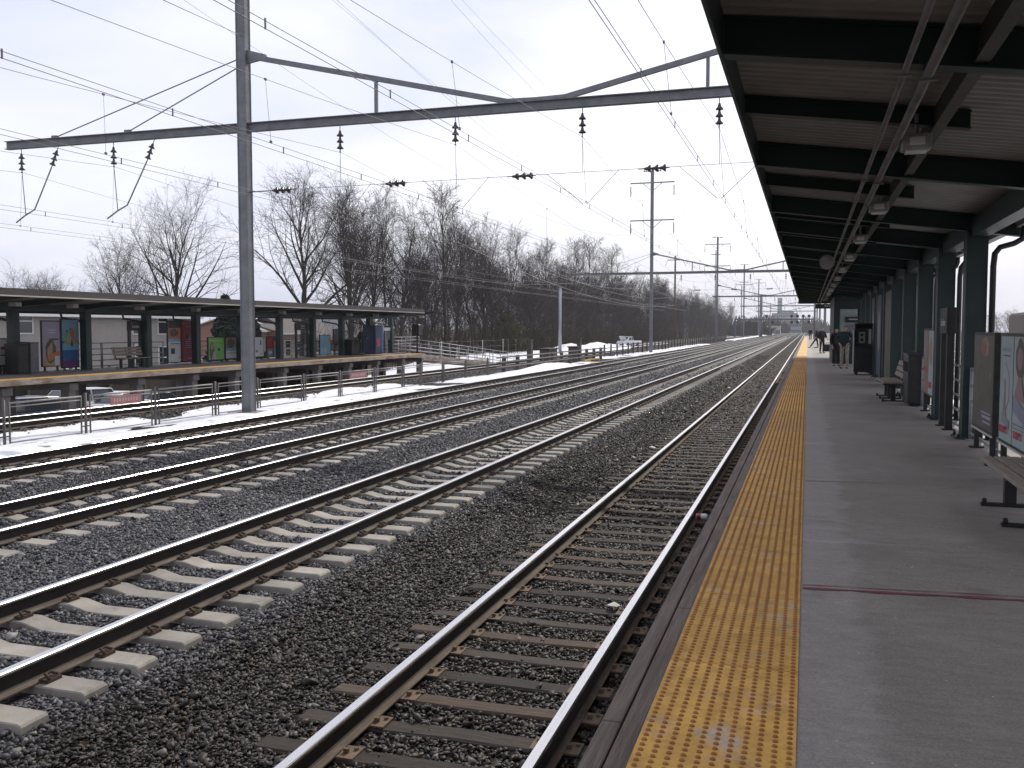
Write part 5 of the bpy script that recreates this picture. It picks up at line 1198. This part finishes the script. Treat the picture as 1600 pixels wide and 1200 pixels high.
gw = thing('dark_backdrop', 'added dark backdrop for the shade under the far platform, behind the cars', 'fence', (-39, 44, -2.1))  # added dark screen; its colour carries the shade seen under the platform
b = MB(); b.box(-39.05, -38.97, 20, 66, -2.3, .55); b.build('boards', mat('dark backdrop boards', (.022, .017, .014), (.04, .032, .026), 1.5, .9, stretch=(1, 6, .4)), gw)
for i in range(16): b = MB(); b.box(-38.96, -38.84, 20.5+3*i, 20.65+3*i, -2.3, .65); b.build('post', WOODD, gw)
# trees and buildings behind the near platform (right)
for i, (px, X, yt, lab) in enumerate(((1560, 40, 476, 'brown bare tree beyond the parking lot right of the first column'), (1578, 43, 480, 'brown bare tree behind the low dark building on the right'), (1599, 45, 482, 'brown bare tree at the right edge beyond the parking lot'), (1532, 40, 484, 'brown bare tree half hidden by the first column'), (1432, 40, 478, 'bare tree glimpsed between the far canopy columns'))):
    y = 1597*X/(px-1262)
    d = sight(px, yt); zt = CZ+d[2]*(y/d[1])
    tree_thing(lab, (X, y, -2.1), grow(70+i, (zt+2.1)/1.0, .2, .5, .3, n1=13, n2=7, n3=5, n4=4))
house('low dark flat-looking building beyond the parking lot on the right', 34.0, -12, 172, 184, -2.1, 5.2, 6.2, mat('brown cladding', (.13, .10, .085)), ROOFD, 'y', (), .3)

# ------------------------------------------------------------------ distant town
def block(label, px0, px1, ytop, Y, depth, m, wn=0, name='office_building', cat='building', zb_=-1.0, setback=None):
    x0 = atY(px0, 500, Y)[0]; x1 = atY(px1, 500, Y)[0]; zt = atY((px0+px1)/2, ytop, Y)[2]
    t = thing(name, label, cat, ((x0+x1)/2, Y, zb_)); b = MB(); b.box(x0, x1, Y, Y+depth, zb_, zt); b.box(x0-.3, x1+.3, Y-.3, Y+depth+.3, zt, zt+.6); b.build('wall', m, t)
    if wn:
        nf = max(2, int((zt-zb_)/4.2)); w = (x1-x0)/wn
        for k in range(nf):
            b = MB()
            for i in range(wn): b.box(x0+w*(i+.2), x0+w*(i+.8), Y-.12, Y-.02, zb_+1.2+k*4.2, zb_+3.2+k*4.2)
            b.build('window_row', GLASS, t)
    return t
HZ1 = mat('pale distant concrete', (.26, .27, .29), (.22, .23, .25), .05, .8); HZ2 = mat('grey distant cladding', (.20, .21, .23), rough=.8)
block('slim distant office tower on the skyline', 1214.5, 1221.5, 466, 1150, 12, HZ1, 4, 'tower_block')
block('broad distant stepped office block below the slim tower', 1206, 1246, 490, 1120, 30, HZ2, 12)
block('distant pale block partly hidden by the broad office block', 1219, 1240, 487, 1170, 25, HZ1, 8)
block('long low distant building right of the tower', 1226, 1252, 505, 700, 30, HZ1, 12)
block('distant low building with pale posts left of the tower', 1206, 1219, 511, 520, 14, mat('cream cladding', (.42, .38, .33)), 6)
block('long grey distant shed behind the signal bridge', 1160, 1186, 503, 480, 20, HZ2, 10)
block('low distant building by the vanishing tracks', 1252, 1268, 506, 900, 20, HZ2, 6)
Y = 560; x = atY(1184, 512, Y)[0]; t = thing('dome_shelter', 'distant rounded white roof right of the woods', 'building', (x, Y, -.5))
b = MB(); w = 11; b.prism([(x-w, -.5)]+[(x-w*cos(pi*i/14), -.5+2+3.2*sin(pi*i/14)) for i in range(15)]+[(x+w, -.5)], 'y', Y, Y+20); b.build('roof', WHITE, t)
b = MB(); b.box(x-3, x+3, Y-.05, Y-.01, -.5, 2.2); b.build('doorway', HZ2, t)
for i, (px, Y, h, w, lab) in enumerate(((1172, 430, 7, 9, 'distant clump of scrub at the end of the woods'), (1192, 640, 13, 16, 'distant grey wood behind the white rounded roof'), (1262, 800, 14, 18, 'distant grey wood beside the vanishing tracks'), (1240, 760, 10, 16, 'distant scrub in front of the broad office block'), (1150, 600, 12, 22, 'distant wood behind the end of the long woods'))):
    x = atY(px, 510, Y)[0]; rnd = random.Random(i); b = MB()
    for k in range(420):
        a = x+rnd.uniform(-w, w); yy = Y+rnd.uniform(-6, 6); hh = h*rnd.uniform(.4, 1)*(1-.5*((a-x)/w)**2); bx = .3+.2*rnd.random()
        b.tube([(a, yy, -.6), (a+rnd.gauss(0, .6), yy, hh*.6), (a+rnd.gauss(0, 1.5), yy+rnd.gauss(0, 1), hh)], [bx, bx*.8, .1], 3, caps=False, smooth=False)
    tag(b.build('scrub', TWIG), lab, 'scrub', kind='stuff')

# ------------------------------------------------------------------ vehicles
def car(label, x, y, z, rz, paint, kind='sedan', name='parked_car', cat='car', open_hood=False):
    t = thing(name, label, cat, (x, y, z), 'parked vehicles')
    L = 4.5; W = .88
    if kind == 'sedan':
        body = [(-2.2, .32), (-2.24, .62), (-2.1, .86), (-1.55, .92), (1.0, .93), (1.95, .82), (2.22, .62), (2.24, .32), (1.85, .26), (-1.85, .26)]
        cab = [(-1.75, .90), (-1.15, 1.38), (-.2, 1.45), (.45, 1.38), (1.15, .92)]
    elif kind == 'suv':
        body = [(-2.2, .36), (-2.25, .7), (-2.2, 1.05), (1.0, 1.06), (2.0, .98), (2.25, .72), (2.25, .36), (1.85, .3), (-1.85, .3)]
        cab = [(-2.15, 1.04), (-1.95, 1.68), (-.2, 1.75), (.5, 1.7), (1.1, 1.05)]
    else:
        body = [(-2.6, .45), (-2.62, 1.02), (.0, 1.04), (1.6, 1.06), (2.45, .96), (2.6, .7), (2.6, .45), (2.0, .38), (-2.0, .38)]
        cab = [(-.35, 1.03), (-.25, 1.78), (.75, 1.80), (1.55, 1.05)]
    def sec(poly, w0, w1, zmid):
        b = MB(); n = len(poly); v = []
        zs = [p[1] for p in poly]; a, c = min(zs), max(zs)
        for s in (-1, 1):
            for (px, pz) in poly:
                u = (pz-a)/(c-a); v.append((px, s*(w0+(w1-w0)*u), pz))
        b.add(v, [(i, (i+1) % n, n+(i+1) % n, n+i) for i in range(n)]+[tuple(range(n-1, -1, -1)), tuple(range(n, 2*n))]); return b
    def place(b, nm, m, par=t, bv=0.0):
        o = b.build(nm, m, None, (0, 0, 0), bv); o.parent = par; o.location = (0, 0, 0); return o
    bd = place(sec(body, W, W*.96, 0), 'body', paint, t, .05); cb2 = place(sec(cab, W*.93, W*.72, 0), 'cabin', paint, bd, .04)
    b = MB(); z0, z1 = cab[0][1]+.08, max(p[1] for p in cab)-.09; xs0, xs1 = cab[1][0]+.05, cab[-2][0]
    for s in (-1, 1):
        def yy(zv): return s*(W*.93+(W*.72-W*.93)*((zv-cab[0][1])/(max(p[1] for p in cab)-cab[0][1]))+.012)
        mid = (xs0+xs1)/2
        for (a0, a1, c0, c1) in ((xs0-.28 if kind != 'pickup' else xs0, mid-.04, xs0+.02, mid-.04), (mid+.04, xs1+.42, mid+.04, xs1-.02)):
            b.add([(a0, yy(z0), z0), (a1, yy(z0), z0), (c1, yy(z1), z1), (c0, yy(z1), z1)], [(0, 1, 2, 3)])
    f = cab[-1]; g2 = cab[-2]
    b.add([(f[0]+.01, -W*.8, f[1]+.06), (f[0]+.01, W*.8, f[1]+.06), (g2[0]+.05, W*.64, g2[1]-.05), (g2[0]+.05, -W*.64, g2[1]-.05)], [(0, 1, 2, 3)])
    f = cab[0]; g2 = cab[1]
    b.add([(f[0]-.01, -W*.8, f[1]+.08), (f[0]-.01, W*.8, f[1]+.08), (g2[0]-.05, W*.66, g2[1]-.05), (g2[0]-.05, -W*.66, g2[1]-.05)], [(3, 2, 1, 0)])
    place(b, 'window', GLASS)
    for wx in (-1.4, 1.4):
        for s in (-1, 1):
            b = MB(); b.lathe([(.2, -.1), (.33, -.1), (.35, -.07), (.35, .07), (.33, .1), (.2, .1)], (wx, s*(W-.06), .35), 16, axis='y'); w = place(b, 'wheel', TYRE)
            b = MB(); b.lathe([(.02, -.105), (.19, -.1), (.21, .1), (.02, .105)], (wx, s*(W-.06), .35), 12, axis='y'); place(b, 'rim', CHROME, w)
    for s in (-1, 1):
        b = MB(); b.box(body[0][0]-.045, body[0][0]+.05, s*.66-.14, s*.66+.14, .66, .82); place(b, 'tail_light', mat('tail light red', (.4, .02, .02), rough=.3))
        b = MB(); b.box(2.12, 2.25, s*.62-.16, s*.62+.16, .62, .76); place(b, 'headlight', mat('headlight glass', (.6, .6, .6), rough=.15))
    if open_hood:
        b = MB(); b.add([(1.55, -.7, 1.08), (1.55, .7, 1.08), (2.2, .65, 1.85), (2.2, -.65, 1.85), (1.52, -.7, 1.12), (1.52, .7, 1.12), (2.17, .65, 1.89), (2.17, -.65, 1.89)], [(0, 1, 2, 3), (7, 6, 5, 4), (0, 4, 5, 1), (1, 5, 6, 2), (2, 6, 7, 3), (3, 7, 4, 0)]); place(b, 'open_hood', paint)
    t.rotation_euler = (0, 0, rz); return t
P_wh = mat('white car paint', (.72, .73, .75), rough=.3); P_bl = mat('dark blue car paint', (.03, .05, .11), rough=.3); P_sv = mat('silver car paint', (.42, .43, .45), rough=.3, metal=.4); P_rd = mat('maroon car paint', (.13, .02, .03), rough=.3); P_dk = mat('charcoal car paint', (.03, .03, .035), rough=.3)
CX = -34.0
def cy(px): return atX(px, 625, CX)[1]
car('white sedan parked below the far platform', CX, cy(188), -1.85, pi/2+.25, P_wh, 'sedan')
car('white hatchback half hidden by a platform pier', CX-1, cy(135), -1.9, -pi/2-.2, P_wh, 'suv')
car('grey boxy car parked under the far platform between piers', CX, cy(62), -2.05, pi/2, P_sv, 'suv')
car('dark blue car at the left edge under the far platform', CX, cy(4), -2.0, -pi/2, P_bl, 'suv')
car('charcoal car in the shadow under the far platform', CX-.5, cy(255), -2.1, pi/2, P_dk, 'sedan')
car('white pickup truck with raised hood by the woods', -31.5, atX(983, 535, -31.5)[1], ground_z(-31.5, 165)+.0, -pi/2-.5, P_wh, 'pickup', 'pickup_truck', 'pickup truck', True)
for i, (px, pt, k, lab) in enumerate(((1568, P_wh, 'suv', 'white car behind the near railing panel'), (1581, P_sv, 'suv', 'silver car right of the white car behind the railing panel'), (1601, P_dk, 'suv', 'charcoal car at the right edge behind the railing panel'), (1540, P_bl, 'sedan', 'blue car mostly hidden by the first canopy column'))):
    X = 14.2+i*.2; y = 1597*X/(px-1262); car(lab, X, y, -2.1+2.1*.0, pi*.02, pt, k)
    bpy.context.view_layer.update()
lp_ = thing('parking_lamp', 'square parking lot lamp on a slim post at the right edge', 'lamp', (24.5, 118, -2.1))
yl = 1597*24.5/(1593-1262); zt = CZ+sight(1593, 466)[2]*(yl/sight(1593, 466)[1]); lp_.location = (24.5, yl, -2.1); WLOC[lp_.name] = (24.5, yl, -2.1)
b = MB(); b.tube([(24.5, yl, -2.1), (24.5, yl, zt)], .09, 8); b.build('post', mat('brown lamp post', (.10, .05, .05), rough=.6), lp_)
b = MB(); b.box(24.2, 24.95, yl-.35, yl+.35, zt-.12, zt+.3); b.bar((24.5, yl, zt-.05), (25.8, yl, zt-.05), .08, .08); b.build('lamp_head', MATS['brown lamp post'], lp_, bevel=.05)
st = thing('stairs', 'white-railed steps rising behind the far canopy columns', 'stairs', (3.6, 25.4, -.5))
for k in range(5):
    b = MB(); b.tube([(3.3+k*.0, 23.6, 1.3+.22*k), (4.9, 27.2, .5+.22*k)], .03, 6); b.build('rail_pipe', WHITE, st)
b = MB(); b.prism([(3.2, -1.9), (5.2, -1.9), (5.2, .1), (3.2, 1.0)], 'y', 24, 26.5); b.build('flight', PIERC, st)

# ------------------------------------------------------------------ people
def skin_mesh(name, verts, edges, radii, m, parent, root=0, sub=1):
    me = bpy.data.meshes.new(name); me.from_pydata([tuple(v) for v in verts], edges, []); o = bpy.data.objects.new(name, me); COL.objects.link(o)
    md = o.modifiers.new('skin', 'SKIN'); md.use_smooth_shade = True
    sv = me.skin_vertices[0].data
    for i, r in enumerate(radii):
        rr = r if isinstance(r, tuple) else (r, r); sv[i].radius = rr; sv[i].use_root = (i == root)
    s = o.modifiers.new('sub', 'SUBSURF'); s.levels = sub; s.render_levels = sub
    dg = bpy.context.evaluated_depsgraph_get(); dg.update(); new = bpy.data.meshes.new_from_object(o.evaluated_get(dg))
    bpy.data.objects.remove(o); new.name = name; new.materials.clear(); new.materials.append(m)
    for p in new.polygons: p.use_smooth = True
    o = bpy.data.objects.new(name, new); COL.objects.link(o); o.parent = parent; return o
def person(label, loc, rz, H, J, jacket, trousers, hair=HAIRG, cap=None, hood=False, bag=None):
    t = thing('person', label, 'person', loc, None); k = H/1.75
    D = dict(pelvis=(0, 0, .95), waist=(0, 0, 1.08), chest=(0, 0, 1.30), neck=(0, .01, 1.475), skull=(0, -.01, 1.60), crown=(0, 0, 1.685),
             sl=(.175, 0, 1.42), el=(.25, .02, 1.14), wl=(.22, -.12, .92), sr=(-.175, 0, 1.42), er=(-.25, .02, 1.14), wr=(-.22, -.12, .92),
             hl=(.095, 0, .90), kl=(.105, -.02, .50), al=(.11, .03, .09), tl=(.125, -.15, .045), hr=(-.095, 0, .90), kr=(-.105, -.02, .50), ar=(-.11, .03, .09), tr=(-.125, -.15, .045))
    D.update(J); D = {a: Vector(b)*k for a, b in D.items()}
    V = []; E = []; Rr = []; ix = {}
    def nd(n, p, r, par=None):
        ix[n] = len(V); V.append(Vector(p)); Rr.append(r if not isinstance(r, tuple) else tuple(x*k for x in r)) if isinstance(r, tuple) else Rr.append(r*k)
        if par is not None: E.append((ix[par], ix[n]))
    nd('pelvis', D['pelvis'], (.11, .08)); nd('chest', D['chest'], (.10, .07), 'pelvis'); nd('neck', D['neck'], .055, 'chest')
    nd('jaw', D['neck'].lerp(D['skull'], .55)+Vector((0, -.02, 0))*k, (.062, .068), 'neck'); nd('skull', D['skull'], (.076, .092), 'jaw'); nd('crown', D['crown'], (.058, .07), 'skull')
    nd('nose', D['skull']+Vector((0, -.112, -.025))*k, .012, 'skull')
    for s in 'lr':
        sg_ = 1 if s == 'l' else -1
        nd('ear'+s, D['skull']+Vector((sg_*.088, .01, -.01))*k, .012, 'skull')
        nd('s'+s, D['s'+s], .048, 'chest'); nd('e'+s, D['e'+s], .043, 's'+s); nd('w'+s, D['w'+s], .03, 'e'+s)
        d = (D['w'+s]-D['e'+s]).normalized(); o = d.orthogonal().normalized(); c = d.cross(o)
        nd('palm'+s, D['w'+s]+d*.07*k, (.036, .018), 'w'+s)
        for f in range(4):
            q = D['w'+s]+d*.10*k+o*(f-1.5)*.021*k; L = (.07, .08, .075, .058)[f]*k
            nd('f%d%s' % (f, s), q, .010, 'palm'+s); nd('g%d%s' % (f, s), q+d*L*.55+c*.012*k, .009, 'f%d%s' % (f, s)); nd('h%d%s' % (f, s), q+d*L*.9+c*.034*k, .007, 'g%d%s' % (f, s))
        nd('th'+s, D['w'+s]+d*.05*k+o*.045*k, .011, 'palm'+s); nd('ti'+s, D['w'+s]+d*.085*k+o*.06*k+c*.02*k, .008, 'th'+s)
        nd('h'+s, D['h'+s], .085, 'pelvis'); nd('k'+s, D['k'+s], .055, 'h'+s); nd('a'+s, D['a'+s], .038, 'k'+s); nd('t'+s, D['t'+s], (.036, .028), 'a'+s)
    body = skin_mesh('body', V, E, Rr, SKIN, t)
    # jacket
    V = []; E = []; Rr = []; ix = {}
    nd('hem', D['pelvis']+Vector((0, 0, -.09))*k, (.185, .135)); nd('pelvis', D['waist'], (.19, .14), 'hem'); nd('chest', D['chest'], (.20, .145), 'pelvis'); nd('top', D['neck']+Vector((0, 0, -.035))*k, (.10, .085), 'chest'); nd('collar', D['neck']+Vector((0, .01, .03))*k, (.075, .07), 'top')
    for s in 'lr': nd('s'+s, D['s'+s], .082, 'chest'); nd('e'+s, D['e'+s], .064, 's'+s); nd('w'+s, D['w'+s].lerp(D['e'+s], .05), .048, 'e'+s)
    skin_mesh('jacket', V, E, Rr, jacket, t, 1)
    V = []; E = []; Rr = []; ix = {}
    nd('pelvis', D['pelvis']+Vector((0, 0, .04))*k, (.165, .12)); 
    for s in 'lr': nd('h'+s, D['h'+s]+Vector((0, 0, -.03))*k, .098, 'pelvis'); nd('k'+s, D['k'+s], .072, 'h'+s); nd('a'+s, D['a'+s]+Vector((0, 0, -.005))*k, .058, 'k'+s)
    skin_mesh('trousers', V, E, Rr, trousers, t, 0)
    for s in 'lr':
        V = []; E = []; Rr = []; ix = {}
        nd('a', D['a'+s]+Vector((0, .03, -.045))*k, (.045, .045)); nd('t', D['t'+s], (.044, .034), 'a'); nd('u', D['t'+s].lerp(D['a'+s], -.22)+Vector((0, 0, -.006))*k, (.03, .024), 't'); skin_mesh('shoe', V, E, Rr, BLACK, t)
    V = []; E = []; Rr = []; ix = {}
    c = D['skull']; nd('b', c+Vector((0, .035, -.02))*k, (.085, .075)); nd('u', c+Vector((0, .015, .055))*k, (.086, .095), 'b'); nd('v', D['crown']+Vector((0, .0, .012))*k, (.06, .07), 'u')
    skin_mesh('cap' if cap else 'hair', V, E, Rr, cap or hair, t)
    b = MB()
    for s in (-1, 1): b.lathe([(.001, -.012), (.011, -.004), (.011, .004), (.001, .012)], (s*.032*k+c.x, c.y-.088*k, c.z+.005*k), 8, axis='y')
    o = b.build('eyes', BLACK, None, (0, 0, 0)); o.parent = t; o.location = (0, 0, 0)
    t.rotation_euler = (0, 0, rz); return t
def cloth(n, c, c2=None): return mat('cloth '+n, c, c2 or tuple(x*.7 for x in c), 9, .85, bump=.1, bscale=50)
BEIGE = cloth('khaki', (.33, .28, .23)); NAVY = cloth('navy', (.018, .028, .05)); CHAR = cloth('charcoal', (.018, .018, .022)); TEAL = cloth('green blue', (.012, .042, .036), (.012, .024, .045)); DENIM = cloth('denim', (.05, .06, .09)); BRN = cloth('brown black', (.03, .022, .02))
POCK = dict(el=(.33, .04, 1.17), wl=(.17, -.16, 1.00), er=(-.33, .04, 1.17), wr=(-.17, -.16, 1.00))
p = atZ(1319, 576, PZ); person('man in green and navy jacket and khaki trousers, hands in pockets', p, -.25, 1.80, POCK, TEAL, BEIGE, cloth('grey hair', (.16, .14, .13)))
p = atZ(1306, 572, PZ); person('person in dark clothes half hidden behind the khaki-trousered man', p, .3, 1.72, dict(tl=(.2, -.2, .045)), CHAR, CHAR)
p = atZ(1284, 552, PZ); person('person in charcoal coat standing on the sunlit platform near a dark bag', p, .5, 1.76, dict(el=(.28, .0, 1.15), wl=(.26, -.18, 1.0)), CHAR, CHAR)
p = atZ(1276, 543.5, PZ); person('person in dark clothes with one leg stretched out towards the tracks', p, -1.57+.3, 1.78, dict(kl=(.12, -.30, .52), al=(.14, -.58, .10), tl=(.14, -.76, .05), kr=(-.1, .08, .5), ar=(-.1, .16, .09)), BRN, CHAR)
p = atZ(1266, 531.5, PZ); person('small distant person in a black coat at the far end of the near platform', p, .1, 1.76, {}, CHAR, DENIM)
p = (LR+1.3, lY(565, LR+1.3), PZ); person('passenger in black coat and white cap standing on the far platform', p, 1.3, 1.72, dict(wl=(.16, -.28, 1.1), el=(.26, -.02, 1.14)), CHAR, CHAR, cap=cloth('white cap', (.6, .6, .6)))
q = atZ(1291, 549, PZ); bgx = thing('bag', 'dark luggage bag on the sunlit platform beside the charcoal coat', 'bag', q)
b = MB(); b.box(q[0]-.25, q[0]+.45, q[1]-.2, q[1]+.25, PZ+.01, PZ+.52); b.build('body', CHAR, bgx, bevel=.05)
b = MB(); b.tube([(q[0]-.05, q[1], PZ+.5), (q[0]-.02, q[1], PZ+.62), (q[0]+.22, q[1], PZ+.62), (q[0]+.25, q[1], PZ+.5)], .018, 6); b.build('handle', BLACK, bgx)

# ------------------------------------------------------------------ litter
q = atZ(1096, 812, -.15); cn_ = thing('drink_can', 'crushed white and red drink can in the ballast beside the rail', 'drink can', q)
b = MB(); b.lathe([(.02, -.09), (.042, -.083), (.046, -.06), (.040, -.02), (.047, .03), (.045, .07), (.038, .085), (.02, .088)], (q[0], q[1], q[2]+.05), 12, axis='x'); b.build('body', mat('can white', (.72, .72, .74), (.55, .55, .58), 9, .3), cn_)
b = MB(); b.lathe([(.047, -.066), (.0485, -.06), (.042, -.02), (.047, -.01)], (q[0], q[1], q[2]+.05), 12, axis='x'); b.build('band', mat('can red', (.5, .03, .02), rough=.35), cn_)
PAP = mat('paper scrap', (.62, .58, .50), (.5, .46, .4), 6, .8)
for i, (px, py, s, lab) in enumerate(((1019, 700, .09, 'pale paper scrap on the ballast between timber and concrete tracks'), (990, 716, .06, 'tiny pale paper scrap lower on the ballast strip'), (1139, 606, .09, 'pale scrap lying high up the brown ballast strip'), (960, 948, .075, 'crumpled pale leaf between the timber sleepers'), (1176, 580, .1, 'little white scrap beside the far timber-sleepered rail'))):
    q = atZ(px, py, -.17); rnd = random.Random(i); b = MB(); n = 7
    v = [(q[0]+s*cos(2*pi*j/n)*rnd.uniform(.6, 1.2), q[1]+s*1.3*sin(2*pi*j/n)*rnd.uniform(.6, 1.2), q[2]+rnd.uniform(.0, .04)) for j in range(n)]+[(q[0], q[1], q[2]+.055)]
    v += [(x, y, z-.006) for x, y, z in v[:n]]
    b.add(v, [(j, (j+1) % n, n) for j in range(n)]+[(j, (j+1) % n, n+1+(j+1) % n, n+1+j) for j in range(n)]); tag(b.build('litter', PAP, None, q), lab, 'litter')

# ------------------------------------------------------------------ light, sky, air, camera
SUN_AZ, SUN_EL = radians(11), radians(40)
sv = Vector((sin(SUN_AZ)*cos(SUN_EL), cos(SUN_AZ)*cos(SUN_EL), sin(SUN_EL)))
sl = bpy.data.lights.new('sun', 'SUN'); sl.energy = 3.0; sl.angle = radians(.8); sl.color = (1.0, .94, .84)
so = bpy.data.objects.new('sun', sl); COL.objects.link(so); so.rotation_euler = (-sv).to_track_quat('-Z', 'Y').to_euler(); so.location = (60, 60, 80)
w = bpy.data.worlds.new('World'); scene.world = w; w.use_nodes = True; nt = w.node_tree; L = nt.links.new
bg = nt.nodes['Background']; bg.inputs['Strength'].default_value = .1
sky = _n(nt, 'ShaderNodeTexSky', sky_type='NISHITA'); sky.sun_disc = False; sky.sun_elevation = SUN_EL; sky.sun_rotation = SUN_AZ; sky.air_density = 1.0; sky.dust_density = 3.0; sky.ozone_density = 1.0; sky.altitude = 10
tc = _n(nt, 'ShaderNodeTexCoord'); mp = _n(nt, 'ShaderNodeMapping'); mp.inputs['Scale'].default_value = (1, 1, 3.2); L(tc.outputs['Generated'], mp.inputs[0])
no = _n(nt, 'ShaderNodeTexNoise'); no.inputs['Scale'].default_value = 1.9; no.inputs['Detail'].default_value = 6; no.inputs['Roughness'].default_value = .5; no.inputs['Distortion'].default_value = .3; L(mp.outputs[0], no.inputs['Vector'])
cr = _n(nt, 'ShaderNodeValToRGB'); cr.color_ramp.elements[0].position = .34; cr.color_ramp.elements[0].color = (8.2, 8.8, 11.2, 1); cr.color_ramp.elements[1].position = .66; cr.color_ramp.elements[1].color = (13.0, 12.9, 13.9, 1); L(no.outputs['Fac'], cr.inputs['Fac'])
mx = _n(nt, 'ShaderNodeMix', data_type='RGBA', blend_type='MIX'); mx.inputs['Factor'].default_value = .74; L(sky.outputs[0], mx.inputs['A']); L(cr.outputs['Color'], mx.inputs['B'])
L(mx.outputs['Result'], bg.inputs['Color'])
HAZE = True
if HAZE:
    b = MB(); b.box(-1210, 1210, -130, 2310, -3.2, 60); m = bpy.data.materials.new('haze air'); m.use_nodes = True; nt = m.node_tree; nt.nodes.clear(); o = _n(nt, 'ShaderNodeOutputMaterial'); pv = _n(nt, 'ShaderNodeVolumePrincipled'); pv.inputs['Color'].default_value = (.90, .94, 1, 1); pv.inputs['Density'].default_value = .00024; pv.inputs['Anisotropy'].default_value = .2
    nt.links.new(pv.outputs[0], o.inputs['Volume']); hz_ = b.build('haze', m); tag(hz_, 'thin winter haze over the line', 'haze', kind='stuff'); hz_.display_type = 'WIRE'
cd = bpy.data.cameras.new('camera'); cd.sensor_width = 36; cd.lens = 36*FPX/1600; cd.clip_end = 6000; cd.clip_start = .05
co = bpy.data.objects.new('camera', cd); COL.objects.link(co); co.location = (0, 0, CZ); co.rotation_euler = (pi/2+PH, 0, TH); scene.camera = co
scene.view_settings.view_transform = 'Standard'; scene.view_settings.look = 'None'; scene.view_settings.exposure = 0; scene.view_settings.gamma = 1
scene.cycles.max_bounces = 6; scene.cycles.diffuse_bounces = 3; scene.cycles.glossy_bounces = 3; scene.cycles.volume_bounces = 0; scene.cycles.use_denoising = True
scene.render.film_transparent = False
